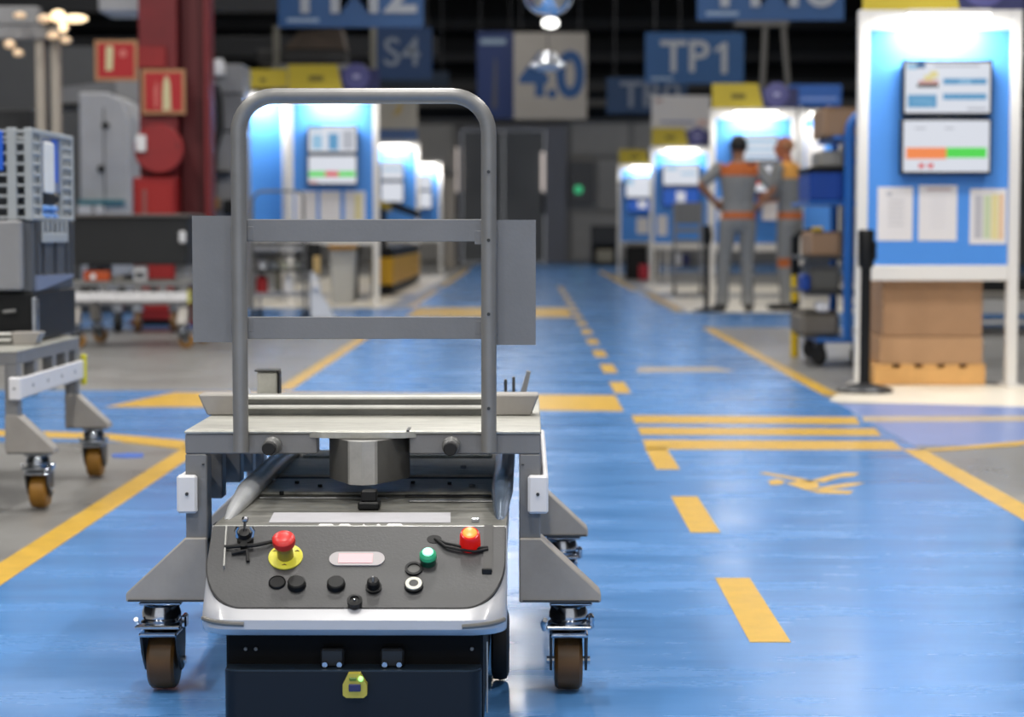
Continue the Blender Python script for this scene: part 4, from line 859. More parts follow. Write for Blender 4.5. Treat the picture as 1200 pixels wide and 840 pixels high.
# ================================================================== information boards with monitors and papers
M_SCR = mat('monitor_screen_glow', '#15171a', .25, emit=.78, ecol='#eef2fc')
def scr(name, col, e=.85): return mat('screen_' + name, '#101214', .25, emit=e, ecol=col)
S_BLUE = scr('blue', '#5f9fcc'); S_LBLUE = scr('pale_blue', '#9cc8e6'); S_NAVY = scr('navy', '#35679a'); S_OR = scr('orange', '#ff9250'); S_GR = scr('green', '#55e352'); S_REDS = scr('red', '#e05050'); S_YEL = scr('yellow', '#e8dc9a'); S_PINK = scr('pink', '#d9a7a0'); S_DARK = scr('dark', '#5a5250', .3); S_GREY = scr('grey', '#b9bcc6')
M_BEZEL = mat('monitor_bezel', '#10141c', .25)
def monitor(label, rect, Y, marks, group=None):
    a = W(rect[0], rect[3], Y); b = W(rect[2], rect[1], Y); w = b.x - a.x; h = b.z - a.z
    t = thing('monitor', label, 'monitor', ((a.x + b.x) / 2, Y, a.z), 0, group)
    bm = new(); box(bm, -w / 2, w / 2, 0, .05, 0, h, .008, seg=2); obj('bezel', bm, M_BEZEL, t)
    q = .014 * w / .47
    bm = new(); box(bm, -w / 2 + q, w / 2 - q, -.002, -.0003, q * 1.2, h - q); sc = obj('screen', bm, M_SCR, t)
    by = {}
    for (u0, v0, u1, v1, m) in marks: by.setdefault(m.name, []).append((u0, v0, u1, v1, m))
    for k, L in by.items():
        for (u0, v0, u1, v1, m) in L:
            bm = new(); box(bm, -w / 2 + u0 * w, -w / 2 + u1 * w, -.0032, -.0022, h - v1 * h, h - v0 * h); obj('screen_mark', bm, m, sc)
    return t
def paper(label, rect, Y, m=M_PAPER, marks=(), group='papers pinned on the boards'):
    a = W(rect[0], rect[3], Y); b = W(rect[2], rect[1], Y); w = b.x - a.x; h = b.z - a.z
    t = thing('paper_sheet', label, 'paper', ((a.x + b.x) / 2, Y, a.z), 0, group)
    bm = new(); box(bm, -w / 2, w / 2, 0, .003, 0, h); obj('sheet', bm, M_PAPER, t)
    for (u0, v0, u1, v1, mm) in marks:
        bm = new(); box(bm, -w / 2 + u0 * w, -w / 2 + u1 * w, -.0008, -.0001, h - v1 * h, h - v0 * h); obj('print', bm, mm, t)
    return t
M_GLOW = mat('board_lamp_diffuser', '#ffffff', .4, emit=4.5, ecol='#fffdf6')
def kiosk(label, p0, p1, Y, ytop, ybot=None, header=True, power=1.0, rz=0, lampw=.42, hh=.24, lamp=True, emblem=True):
    """board on two posts; p0, p1 outer pixels of the posts, ytop its top, ybot the bottom of its panel"""
    a = W(p0, ytop, Y); b = W(p1, ytop, Y); w = (b.x - a.x) / max(.3, math.cos(rz)); zt = (a.z + b.z) / 2; k = zt / 1.946
    zb = .55 * k
    t = thing('information_board', label, 'board', ((a.x + b.x) / 2, Y, 0), rz)
    P = lambda n, bm, m, par=None: obj(n, bm, m, par or t)
    pw = .055 * k
    for s in (-1, 1):
        bm = new(); box(bm, min(s * w / 2, s * (w / 2 - pw)), max(s * w / 2, s * (w / 2 - pw)), -.03, .03, .012, zt, .004); P('post', bm, M_WHITEFRAME)
        bm = new(); box(bm, s * (w / 2 - pw / 2) - .04, s * (w / 2 - pw / 2) + .04, -.12, .12, .0005, .0115, .002); P('foot', bm, M_WHITEFRAME)
    bm = new(); box(bm, -w / 2 + pw + .001, w / 2 - pw - .001, -.012, .012, zb + .081 * k, zt - .101 * k); P('board_panel', bm, M_BOARD)
    bm = new(); box(bm, -w / 2 + pw + .001, w / 2 - pw - .001, -.03, .03, zb, zb + .08 * k, .004); P('bottom_rail', bm, M_WHITEFRAME)
    bm = new(); box(bm, -w / 2 + pw + .001, w / 2 - pw - .001, -.025, .025, zt - .10 * k, zt, .004); P('top_rail', bm, M_WHITEFRAME)
    if header:
        z0_ = zt + .001; h = hh * k; x0_ = -w / 2 + .02; xm = x0_ + w * .57; x1_ = w / 2 + .01
        bm = new(); prism(bm, [(x0_, -.02, z0_), (xm + .02, -.02, z0_), (xm - .04, -.02, z0_ + h), (x0_, -.02, z0_ + h)], (0, .02, 0)); P('yellow_header', bm, M_HEADY)
        bm = new(); box(bm, x0_ + w * .22, x0_ + w * .38, -.0225, -.0203, z0_ + h * .38, z0_ + h * .58); P('header_print', bm, mat('olive_print', '#6b6224', .6))
        bm = new(); prism(bm, [(xm + .024, -.019, z0_), (x1_, -.019, z0_), (x1_, -.019, z0_ + h * .82), (xm - .02, -.019, z0_ + h * .82)], (0, .018, 0)); P('navy_header', bm, M_HEADN)
        if emblem:
            q = Vector((xm + w * .17, -.022, z0_ + h * .55)); bm = new(); lathe(bm, [(.0, 0), (h * .5, 0), (h * .5, .006), (h * .42, .010), (0, .010)], q, (0, -1, 0), 24); em = P('round_emblem', bm, M_EMBLEM)
            bm = new(); box(bm, q.x - h * .13, q.x + h * .13, q.y - .013, q.y - .0105, q.z - h * .07, q.z + h * .07, .002); P('emblem_mark', bm, mat('pale_violet', '#b9b8dc', .5), em)
    if lamp:
        zl = zt - .055 * k; yl = -.20 * k; lw = min(lampw * k, w * .6)
        for x in (-lw * .35, lw * .35):
            bm = new(); tube(bm, [(x, -.027, zt - .03 * k), (x, -.1 * k, zt - .01 * k), (x, yl + .02, zl + .03 * k)], .008 * k, 8); P('lamp_arm', bm, M_CHROME)
        bm = new(); box(bm, -lw / 2, lw / 2, yl - .05 * k, yl + .05 * k, zl + .012 * k, zl + .035 * k, .004); lh = P('lamp_head', bm, M_WHITEFRAME)
        bm = new(); pr = [(-lw / 2 + .004, yl + .045 * k * math.cos(q), zl + .0105 * k - .030 * k * math.sin(q)) for q in [PI * i / 8 for i in range(9)]]
        prism(bm, pr, (lw - .008, 0, 0)); P('lamp_diffuser', bm, M_GLOW, lh)
        area_lamp('board_lamp', lw, .06 * k, KIOSK_LAMP_W * power * k * k, (1, .98, .94), t, (0, yl + .02, zl - .034 * k), (0, -.0, zl - .42 * k))
    return t
GEN1 = [(.04, .05, .30, .16, S_LBLUE), (.10, .35, .30, .85, S_LBLUE), (.42, .30, .62, .88, S_BLUE), (.70, .20, .92, .85, S_GREY)]
GEN2 = [(.04, .55, .36, .72, S_GR), (.36, .55, .62, .72, S_REDS), (.62, .55, .95, .72, S_GR), (.05, .85, .2, .93, S_PINK)]
# the large one on the right
Y1 = 10.32
k1 = kiosk('large bright information board at the right edge above the cardboard boxes', 1006, 1197, Y1, 12, power=1.0)
monitor('upper monitor of the large right board with blue bars', (1057, 70, 1164, 136), Y1 - .085,
        [(.05, .07, .16, .17, S_LBLUE), (.15, .05, .25, .15, S_NAVY), (.18, .36, .40, .43, S_PINK), (.24, .27, .34, .37, S_YEL), (.16, .43, .40, .49, S_DARK), (.30, .20, .39, .32, S_YEL), (.45, .33, .93, .44, S_BLUE), (.45, .60, .93, .71, S_BLUE), (.62, .34, .76, .43, S_LBLUE), (.06, .62, .38, .85, S_BLUE), (.10, .66, .34, .80, S_LBLUE), (.72, .85, .93, .89, S_GREY), (.35, .09, .85, .13, S_GREY)], 'monitors on the boards')
monitor('lower monitor of the large right board with orange and green bars', (1055, 138, 1163, 205), Y1 - .085,
        [(.06, .52, .50, .72, S_OR), (.50, .52, .94, .70, S_GR), (.20, .80, .26, .88, S_REDS), (.30, .80, .36, .88, S_REDS), (.15, .17, .27, .20, S_GREY), (.48, .17, .58, .20, S_GREY)], 'monitors on the boards')
PRN = [(.12, .10 + .1 * i, .8, .13 + .1 * i, M_PAPERG) for i in range(8)]
paper('left printed sheet on the large right board', (1028, 219, 1070, 282), Y1 - .016, marks=[(.25, .09, .4, .17, M_PAPERG)] + [(.3, .25 + .09 * i, .75, .27 + .09 * i, M_PAPERG) for i in range(6)])
paper('middle printed sheet on the large right board', (1076, 217, 1122, 282), Y1 - .016, marks=[(.2, .05, .85, .10, mat('pink_grey_print', '#c0aaa8', .7))] + [(.3, .2 + .09 * i, .7, .22 + .09 * i, mat('pale_print', '#d2cfd2', .7)) for i in range(7)])
paper('right printed sheet with yellow columns on the large right board', (1136, 221, 1180, 286), Y1 - .016, marks=[(.12, .12, .34, .9, M_PAPERG), (.38, .12, .56, .9, mat('pale_green_print', '#c3cfa8', .7)), (.58, .1, .78, .92, M_PAPERY), (.80, .1, .92, .92, mat('peach_print', '#e3bd95', .7))])
# second one behind the two people
Y2 = 21.0
kiosk('bright information board behind the two people', 832, 934, Y2, 127, power=.8)
monitor('wide monitor on the board behind the two people', (858, 157, 912, 190), Y2 - .09, [(.05, .2, .95, .32, S_LBLUE), (.05, .5, .95, .6, S_LBLUE), (.3, .78, .95, .86, S_BLUE)], 'monitors on the boards')
monitor('lower monitor behind the dark haired person', (858, 192, 912, 226), Y2 - .09, GEN2, 'monitors on the boards')
paper('sheet on the board between the two people', (893, 233, 911, 258), Y2 - .06)
paper('sheet left of the dark haired person on the board behind', (841, 232, 852, 258), Y2 - .016)
kiosk('narrow side board right of the board behind the two people', 936, 985, Y2 + .5, 128, power=.22, header=False, lampw=.25)
paper('tall white sheet on the narrow side board', (944, 150, 966, 200), Y2 + .5 - .016)
hb = thing('blue_header_sign', 'blue header sign above the narrow side board', 'sign', (W(955, 123, Y2 + .5).x, Y2 + .5, W(955, 124, Y2 + .5).z))
a = W(924, 124, Y2 + .5); b = W(986, 99, Y2 + .5); w = b.x - a.x; h = b.z - a.z
bm = new(); box(bm, -w / 2, w / 2, -.012, .012, .0, h, .004); obj('sign_sheet', bm, M_HEADB, hb)
bm = new(); box(bm, -w / 2 + .12, w / 2 - .05, -.016, -.0125, h * .25, h * .4); obj('pale_print', bm, mat('pale_blue_print', '#7f9bd8', .5), hb)
for x in (-.15, .15):
    bm = new(); box(bm, x - .01, x + .01, -.006, .006, -.03, -.0005); obj('stub', bm, M_WHITEFRAME, hb)
# third and fourth on the right
Y3 = 27.5
kiosk('information board with a white sign above, left of the two people', 762, 834, Y3, 171, power=.8)
monitor('wide monitor of the board left of the two people', (776, 191, 820, 218), Y3 - .1, [(.1, .15, .4, .3, S_LBLUE), (.5, .4, .9, .5, S_LBLUE)], 'monitors on the boards')
monitor('lower monitor half hidden by the grey stand', (776, 220, 820, 242), Y3 - .1, [(.02, .05, .98, .95, scr('deep_blue', '#2f62c4', .7)), (.38, .2, .62, .75, scr('white', '#f4f1e8', .85))], 'monitors on the boards')
paper('sheet below the monitors of the board with the white sign', (770, 252, 782, 276), Y3 - .016)
ws = thing('white_sign', 'white sign with thin blue lettering over the board left of the people', 'sign', (W(798, 150, Y3).x, Y3 + .05, 0))
a = W(763, 153, Y3); b = W(832, 112, Y3); w = b.x - a.x; h = b.z - a.z
for x in (-.3, .3):
    bm = new(); box(bm, x - .015, x + .015, .013, .035, .0005, a.z + .05); obj('sign_post', bm, M_WHITEFRAME, ws)
bm = new(); box(bm, -w / 2, w / 2, -.012, .012, a.z, b.z, .006); obj('sign_sheet', bm, mat('white_sign_sheet', '#cfcccb', .6), ws)
bm = new(); box(bm, -w / 2 + .12, w / 2 - .22, -.015, -.0123, a.z + h * .22, a.z + h * .29); obj('blue_print', bm, mat('grey_blue_print', '#8b93b4', .6), ws)
bm = new(); box(bm, w / 2 - .17, w / 2 - .04, -.015, -.0123, a.z + h * .15, a.z + h * .32); obj('pink_print', bm, mat('pale_pink_print', '#d8b9b2', .6), ws)
bm = new(); box(bm, -w / 2 + .06, -w / 2 + .14, -.015, -.0123, a.z + h * .82, a.z + h * .9); obj('red_print', bm, mat('dull_red_print', '#a8807c', .6), ws)
Y4 = 33.5
kiosk('smallest information board on the right, nearest the dark door', 724, 784, Y4, 192, power=.8, emblem=False)
monitor('monitor on the smallest right board', (733, 206, 764, 232), Y4 - .1, [(.05, .1, .3, .4, S_LBLUE)], 'monitors on the boards')
monitor('lower screen on the smallest right board', (736, 234, 764, 248), Y4 - .1, [(.0, .02, 1, .98, scr('deep_blue', '#2f62c4', .7)), (.4, .1, .75, .7, scr('white', '#f4f1e8', .85))], 'monitors on the boards')
paper('sheet low on the smallest right board', (746, 255, 760, 274), Y4 - .016)
# left side boards
Y5 = 21.7
kiosk('large bright information board seen through the push handle', 336, 444, Y5, 107, power=.85)
kiosk('turned side board left of the one seen through the handle', 284, 334, Y5 + .25, 107, power=.8, rz=.55, header=False)
monitor('upper monitor of the board seen through the handle', (360, 146, 419, 180), Y5 - .10, GEN1, 'monitors on the boards')
monitor('lower monitor with green and red bar seen through the handle', (360, 181, 419, 217), Y5 - .10, GEN2, 'monitors on the boards')
paper('left sheet under the monitors seen through the handle', (346, 224, 371, 262), Y5 - .016)
paper('middle sheet under the monitors seen through the handle', (375, 224, 399, 262), Y5 - .016)
paper('right sheet with yellow print under the monitors seen through the handle', (404, 224, 428, 262), Y5 - .016, marks=[(.5, .1, .8, .9, M_PAPERY)])
lh = thing('yellow_header_sign', 'yellow header sign over the turned side board', 'sign', (W(310, 105, Y5 + .2).x, Y5 + .2, W(310, 106, Y5 + .2).z + .03))
bm = new(); box(bm, -.25, .25, -.01, .01, 0, .2, .004); obj('sign_sheet', bm, M_HEADY, lh)
bm = new(); box(bm, -.05, .02, -.013, -.0105, .06, .1); obj('sign_print', bm, mat('olive_print', '#6b6224', .6), lh)
Y6 = 32.3
kiosk('information board under the white sign with blue strip in the left row', 436, 492, Y6, 166, power=.9, header=False)
monitor('upper monitor of the middle left board', (446, 188, 473, 211), Y6 - .1, [(.1, .4, .9, .5, S_LBLUE)], 'monitors on the boards')
monitor('lower monitor of the middle left board', (446, 213, 473, 237), Y6 - .1, [], 'monitors on the boards')
ws = thing('white_sign', 'white sign with faint yellow print above the middle left board', 'sign', (W(466, 150, Y6).x, Y6 + .06, 0))
a = W(444, 151, Y6); b = W(490, 108, Y6); w = b.x - a.x; h = b.z - a.z
bm = new(); box(bm, -w / 2, w / 2, -.012, .012, a.z, b.z, .006); obj('sign_sheet', bm, mat('warm_white_sheet', '#b9b3a6', .6), ws)
bm = new(); prism(bm, [(-.1, -.015, a.z + .2), (.05, -.015, a.z + .25), (.08, -.015, a.z + .42), (.03, -.015, a.z + .44)], (0, .0025, 0)); obj('yellow_print', bm, mat('faint_yellow_print', '#c2a868', .6), ws)
bm = new(); box(bm, -w / 2, w / 2, -.012, .012, a.z - .17, a.z - .001, .004); obj('blue_strip', bm, mat('dull_blue_strip', '#4a648f', .6), ws)
for x in (-.2, .2):
    bm = new(); box(bm, x - .015, x + .015, .013, .035, .0005, a.z + .05); obj('sign_post', bm, M_WHITEFRAME, ws)
Y7 = 38
kiosk('farthest information board in the left row beside the dark door', 482, 518, Y7, 189, power=.9, header=False)
monitor('upper monitor of the farthest left board', (488, 204, 506, 222), Y7 - .1, [], 'monitors on the boards')
monitor('lower monitor of the farthest left board', (488, 224, 506, 244), Y7 - .1, [], 'monitors on the boards')

# ------------------------------------------------------------------ hanging signs
def sign(label, rect, Y, txt, size=1.0, m=M_SIGNBLUE, mt=M_SIGNTXT, tx=0, ty=0, strip=True, rods=True, sx=1.0, bold=.012):
    a = W(rect[0], rect[3], Y); b = W(rect[2], rect[1], Y); w = b.x - a.x; h = b.z - a.z
    t = thing('hanging_sign', label, 'sign', ((a.x + b.x) / 2, Y, a.z))
    bm = new(); box(bm, -w / 2, w / 2, 0, .03, 0, h, .004); obj('sign_sheet', bm, m, t)
    if txt: text('lettering', txt, size, mt, t, (tx * w, -.006, h * (.5 + ty)), depth=.004, bold=bold, sx=sx)
    if strip:
        bm = new(); box(bm, -w / 2 + .06 * w, -w / 2 + .28 * w, -.003, -.0003, h * .07, h * .12); obj('small_print', bm, mat('grey_print_strip', '#8fa2b8', .6), t)
    if rods:
        for x in (-w * .4, w * .4):
            bm = new(); cyl(bm, (x, .015, h), (x, .015, 8 - a.z), .01, seg=6); obj('suspension_rod', bm, M_MACHD, t)
    return t
sign('blue hanging sign lettered TM2 at the top left of centre', (326, -56, 496, 32), 20, 'TM2', .66, ty=-.03, bold=.010, sx=1.08)
sign('blue hanging sign lettered TM6 at the top right of centre', (817, -63, 990, 24), 20, 'TM6', .66, ty=-.03, bold=.010, sx=1.08)
sign('blue hanging sign lettered TP1', (756, 38, 872, 98), 30, 'TP', .66, tx=-.10, bold=.010, sx=1.0)
a = W(756, 98, 30); b = W(872, 38, 30); tp = [o for o in COL.objects if o.get('label', '').endswith('TP1')][0]; h = b.z - a.z; w = b.x - a.x
bm = new(); x = .30 * w; q = .23; prism(bm, [(x - .045, -.010, h * .5 - q), (x + .045, -.010, h * .5 - q), (x + .045, -.010, h * .5 + q), (x - .02, -.010, h * .5 + q), (x - .14, -.010, h * .5 + q - .09), (x - .14, -.010, h * .5 + q - .16), (x - .045, -.010, h * .5 + q - .10)], (0, .008, 0)); obj('numeral', bm, M_SIGNTXT, tp)
sign('dull blue hanging sign lettered TR0 partly hidden by the white sign', (711, 91, 806, 133), 35, 'TR0', .62, m=M_SIGNBLUE2, mt=mat('dim_letters', '#8b94a4', .6), tx=.04, strip=False, bold=.010)
sign('dark blue hanging sign lettered S4 behind the TM2 sign', (440, 32, 506, 93), 31, 'S4', .62, m=mat('deep_blue_sheet', '#173862', .6), mt=mat('dim_letters2', '#77808f', .6), tx=-.03, strip=False, bold=.006)
sign('small dark blue sign below the S4 sign', (446, 84, 526, 101), 42, None, m=mat('dusky_blue_sheet', '#25384d', .6), strip=False)
bn = sign('tall narrow dark blue banner left of the white banner', (559, 37, 602, 139), 46.2, None, m=mat('banner_blue_sheet', '#182f62', .6), strip=False)
a = W(559, 139, 46); b = W(603, 37, 46); h = b.z - a.z; w = b.x - a.x
bm = new(); box(bm, -w * .4, w * .28, -.004, -.0003, h * .86, h * .92); obj('banner_print', bm, mat('pale_teal_print', '#8fa3b5', .6), bn)
bm = new(); prism(bm, [(-w * .1, -.004, h * .12), (w * .05, -.004, h * .12), (w * .05, -.004, h * .65), (-w * .02, -.004, h * .72)], (0, .0035, 0)); obj('banner_print', bm, mat('olive_banner_print', '#4a4a54', .6), bn)
wbnr = sign('white banner lettered 4.0 hung before the dark door', (602, 38, 688, 140), 46, None, m=mat('warm_white_banner', '#9d978f', .6, noise=.05, nscale=1), strip=False)
a = W(602, 140, 46); b = W(688, 38, 46); h = b.z - a.z; w = b.x - a.x
M_BAN = mat('petrol_blue_print', '#1f4a7c', .6)
text('lettering', '0', 1.42, M_BAN, wbnr, (w * .27, -.006, h * .49), bold=.05, sx=.92)
text('lettering', '4', 1.35, M_BAN, wbnr, (-w * .22, -.006, h * .49), bold=.045, sx=.95)
text('lettering', '.', 1.3, M_BAN, wbnr, (w * .025, -.006, h * .46), bold=.03)
# ceiling mirrors and lamp
def dome(label, c, r, Y):
    q = W(c[0], c[1], Y); t = thing('ceiling_mirror', label, 'mirror', (q.x, Y, q.z))
    bm = new(); lathe(bm, [(r * math.cos(a), -r * .9 * math.sin(a)) for a in [PI / 2 * i / 14 for i in range(14)]] + [(0, -r * .9)], (0, 0, 0), (0, 0, 1), 36); obj('mirror_dome', bm, mat('convex_mirror', '#dfe6f2', .04, metal=1), t, smooth=60)
    bm = new(); lathe(bm, [(r * 1.02, .0), (r * 1.02, .025), (0, .026)], seg=36); obj('rim', bm, M_WHITEFRAME, t)
    bm = new(); cyl(bm, (0, 0, .026), (0, 0, 8 - q.z), .012, seg=8); obj('suspension_rod', bm, M_MACHD, t)
dome('large round convex mirror dome hanging at the top centre', (643, -8), .20, 15.5)
q = W(642, 78, 26); t = thing('ceiling_mirror', 'small mirrored dome with wide brim in front of the white banner', 'mirror', (q.x, 26, q.z))
bm = new(); r = .235; lathe(bm, [(0, -.06), (r * .5, -.05), (r, .0), (r * .92, .05), (r * .6, .08), (r * .5, .15), (r * .3, .19), (0, .20)], seg=32); obj('mirror_dome', bm, mat('bright_mirror', '#eef2fa', .3, metal=.7), t, smooth=60)
bm = new(); cyl(bm, (0, 0, .2), (0, 0, 8 - q.z), .008, seg=8); obj('suspension_rod', bm, M_MACHD, t)
q = W(645, 27, 34); t = thing('pendant_lamp', 'small bright white pendant lamp below the large mirror dome', 'lamp', (q.x, 34, q.z))
bm = new(); ball(bm, (0, 0, 0), 1, (.14, .14, .085), 18); obj('lamp_glass', bm, mat('white_lamp_glass', '#ffffff', .4, emit=4, ecol='#fffef8'), t)
bm = new(); cyl(bm, (0, 0, .084), (0, 0, 8 - q.z), .012, seg=8); obj('suspension_rod', bm, M_MACHD, t)
# pale poles under the TM6 sign
t = thing('pole_frame', 'pale double pole frame hanging below the TM6 sign', 'frame', (W(905, 30, 24).x, 24, W(905, 100, 24).z - .3))
for p0, p1 in ((897, 893), (918, 925)):
    bm = new(); tube(bm, [W(p0, 30, 24), W(p1, 118, 24)], .035, 8); obj('pole', bm, mat('dull_pale_steel', '#6f6d69', .5), t, world=True)
bm = new(); a = W(862, 31, 24); b = W(924, 23, 24); box(bm, a.x, b.x, 23.95, 24.05, a.z, b.z, .01); obj('cross_bar', bm, mat('dull_pale_steel', '#6f6d69', .5), t, world=True)
for px in (899, 916):
    bm = new(); q = W(px, 24, 24); cyl(bm, q, (q.x, 24, 8), .012, seg=6); obj('suspension_rod', bm, M_MACHD, t, world=True)

# ------------------------------------------------------------------ stanchions
def stanchion(label, px, ybase, ytop, rbase, group='black belt stanchions'):
    p = FL(px, ybase); zt = W(px, ytop, p.y).z
    t = thing('belt_stanchion', label, 'stanchion', (p.x, p.y, 0), 0, group)
    bm = new(); lathe(bm, [(0, .0005), (rbase, .0005), (rbase, .012), (rbase * .93, .022), (rbase * .25, .045), (0, .045)], seg=32); obj('base', bm, mat('grey_black_base', '#3a3b3d', .3, metal=.3), t)
    bm = new(); lathe(bm, [(.03, .0455), (.027, .06), (.027, zt - .19), (0, zt - .19)], seg=20); obj('post', bm, M_BLACK, t)
    bm = new(); lathe(bm, [(0, zt - .189), (.036, zt - .189), (.041, zt - .165), (.041, zt - .012), (.036, zt), (0, zt)], seg=20); hd = obj('belt_head', bm, M_BLACK, t)
    bm = new(); box(bm, .0395, .05, -.02, .02, zt - .15, zt - .06, .003); obj('belt_clip', bm, M_BLACKM, hd)
    return t
stanchion('tall black belt stanchion in front of the large right board', 1013, 459, 269, .142)
stanchion('black belt stanchion left of the dark haired person', 828, 365, 264, .15)
stanchion('far black belt stanchion between the two right hand boards', 768, 329, 264, .13)
stanchion('black belt stanchion seen through the handle', 418, 351, 282, .15)

# ------------------------------------------------------------------ cardboard boxes under the right board
YB = 10.37
def carton(label, rect, dy, m, name='cardboard_box', holes=0):
    a = W(rect[0], rect[3], YB); b = W(rect[2], rect[1], YB); w = b.x - a.x; h = b.z - a.z
    z0_ = max(a.z, .001)
    t = thing(name, label, 'box', ((a.x + b.x) / 2, YB + dy / 2, z0_), 0, 'boxes under the right board'); h = b.z - z0_
    if not holes:
        bm = new(); box(bm, -w / 2, w / 2, -dy / 2, dy / 2, 0, h, .004); obj('box_body', bm, m, t)
        bm = new(); box(bm, -w / 2 + .01, w / 2 - .01, -dy / 2 + .01, -.003, h, h + .002); obj('flap', bm, m, t)
        bm = new(); box(bm, -w / 2 + .01, w / 2 - .01, .003, dy / 2 - .01, h, h + .002); obj('flap', bm, m, t)
    else:
        bm = new(); box(bm, -w / 2, w / 2, -dy / 2, dy / 2, 0, h * .82, .003); obj('tray_body', bm, m, t)
        n = holes; seg = w / n
        for k in range(n):
            x0_ = -w / 2 + k * seg + (.02 if k else 0); x1_ = -w / 2 + (k + 1) * seg - (.02 if k < n - 1 else 0)
            bm = new(); box(bm, x0_, x1_, -dy / 2, dy / 2, h * .82 + .0003, h, .002); obj('rim_tab', bm, m, t)
        bm = new(); box(bm, -w / 2 - .0005, -w / 2 + .015, -.05, .05, h * .2, h * .5, .002); obj('hand_hole', bm, M_BLACK, t)
    return t
carton('pale wooden tray with notches lowest under the right board', (1024, 427, 1155, 452), .40, M_CARDL, 'wooden_tray', 5)
carton('flat tan cardboard box in the middle of the stack under the right board', (1031, 395, 1152, 426.5), .38, M_CARD2)
carton('large brown cardboard box on top of the stack under the right board', (1034, 324, 1152, 394), .40, M_CARD)
sh = thing('steel_shelf', 'grey steel shelf with parts seen in the gap right of the boxes', 'shelf', (3.2, 15.6, 0))
for px0, px1, y0_, y1_, m in ((1140, 1230, 352, 368, '#9a9a9a'), (1140, 1230, 385, 391, '#5e6d90'), (1140, 1230, 396, 406, '#9c9c9a'), (1140, 1230, 376, 380, '#b3b0ab')):
    a = W(px0, y1_, 15.5); b = W(px1, y0_, 15.5); bm = new(); box(bm, a.x, b.x, 15.5, 15.9, max(.03, a.z), max(.05, b.z), .006); obj('shelf_board', bm, mat('shelf_' + m[1:], m, .5), sh, world=True)
for px in (1142, 1228):
    q = W(px, 380, 15.5); bm = new(); box(bm, q.x - .02, q.x + .02, 15.46, 15.499, .001, .9, .003); obj('upright', bm, M_MACHD, sh, world=True)
bm = new(); a = W(1142, 342, 15.5); b = W(1228, 326, 15.5); box(bm, a.x, b.x, 15.55, 15.85, a.z, b.z, .01); obj('black_tray', bm, M_BLACK, sh, world=True)

# ------------------------------------------------------------------ blue roll container with its goods
YR = 11.75
ro = thing('roll_container', 'blue tube roll container behind the tall stanchion', 'trolley', (1.78, YR + .4, 0))
xr = W(994, 300, YR).x; xl2 = W(950, 300, YR + .9).x
zt = W(992, 133, YR).z
bm = new(); tube(bm, [(xr, YR, .17), (xr, YR, zt - .1)] + arc((xr + .1, YR, zt - .1), .1, 180, 90, 6)[1:] + [(xr + .55, YR, zt)] + [(xr + .65, YR, zt - .1), (xr + .65, YR, .17)], .028, 12); obj('front_frame', bm, M_RACK, ro, world=True)
bm = new(); tube(bm, [(xr + .045, YR + .85, .17), (xr + .045, YR + .85, zt - .1), (xr + .14, YR + .85, zt), (xr + .55, YR + .85, zt), (xr + .65, YR + .85, zt - .1), (xr + .65, YR + .85, .17)], .026, 12); obj('rear_frame', bm, M_RACK, ro, world=True)
for k in range(6):
    x = xr + .11 + k * .09; bm = new(); cyl(bm, (x, YR, .2), (x, YR, zt - .03), .008, seg=8); obj('mesh_rod', bm, M_RACK, ro, world=True)
for z in (.35, .62, .95, 1.2):
    bm = new(); box(bm, xr + .029, xr + .62, YR - .006, YR + .006, z, z + .02, .002); obj('cross_bar', bm, M_RACK, ro, world=True)
XLs = W(942, 300, YR + .2).x
for y_ in (236, 300, 340):
    z = W(960, y_, YR + .2).z; bm = new(); box(bm, XLs, xr + .62, YR + .035, YR + .80, z - .022, z, .004); obj('shelf', bm, M_RACK if y_ == 236 else M_DARKSTEEL, ro, world=True)
for z in (.17,):
    bm = new(); box(bm, XLs + .05, xr + .68, YR - .02, YR + .87, .145, .169, .006); obj('base_frame', bm, M_RACK, ro, world=True)
for x, y in ((W(963, 415, YR).x, YR + .1), (xr + .06, YR - .0), (xr + .58, YR + .1), (W(970, 415, YR).x, YR + .75), (xr + .58, YR + .75)):
    bm = new(); box(bm, x - .03, x + .03, y - .03, y + .03, .11, .1445, .004); fk = obj('castor_fork', bm, M_DARKSTEEL, ro, world=True)
    bm = new(); lathe(bm, [(0, -.018), (.055, -.018), (.062, -.01), (.062, .01), (.055, .018), (0, .018)], (x, y, .0625), (1, .5, 0), 22); obj('wheel', bm, M_BLACKM, fk, world=True)
def goods(name, label, cat, rect, Y, dy, m, lid=None, bev=.01, on=None):
    a = W(rect[0], rect[3], Y); b = W(rect[2], rect[1], Y); w = b.x - a.x; z0_ = on if on is not None else a.z; h = b.z - z0_
    t = thing(name, label, cat, ((a.x + b.x) / 2, Y + dy / 2, z0_), 0, 'goods on the blue roll container')
    bm = new(); box(bm, -w / 2, w / 2, -dy / 2, dy / 2, .0005, h * (.86 if lid else 1), bev); obj('body', bm, m, t)
    bm = new(); box(bm, -w / 2 - (.006 if lid else -.01), w / 2 + (.006 if lid else -.01), -dy / 2 - .004, dy / 2 + .004, h * (.86 if lid else 1) + .0005, h * (1.0 if lid else 1.01) + .002, .004); obj('lid', bm, lid or m, t)
    return t
zs = {y_: W(960, y_, YR + .2).z for y_ in (236, 300, 340)}
g1 = goods('blue_bin', 'dark blue bin with black lid on the upper shelf of the roll container', 'bin', (949, 196, 990, 235), YR + .06, .5, M_BINBLUE, M_BLACK, on=zs[236])
g2 = goods('grey_box', 'grey box standing on the dark blue bin', 'box', (962, 178, 988, 196), YR + .1, .4, mat('warm_grey_box', '#8a8780', .6))
g2.location.z = W(960, 196, YR + .06).z + .004
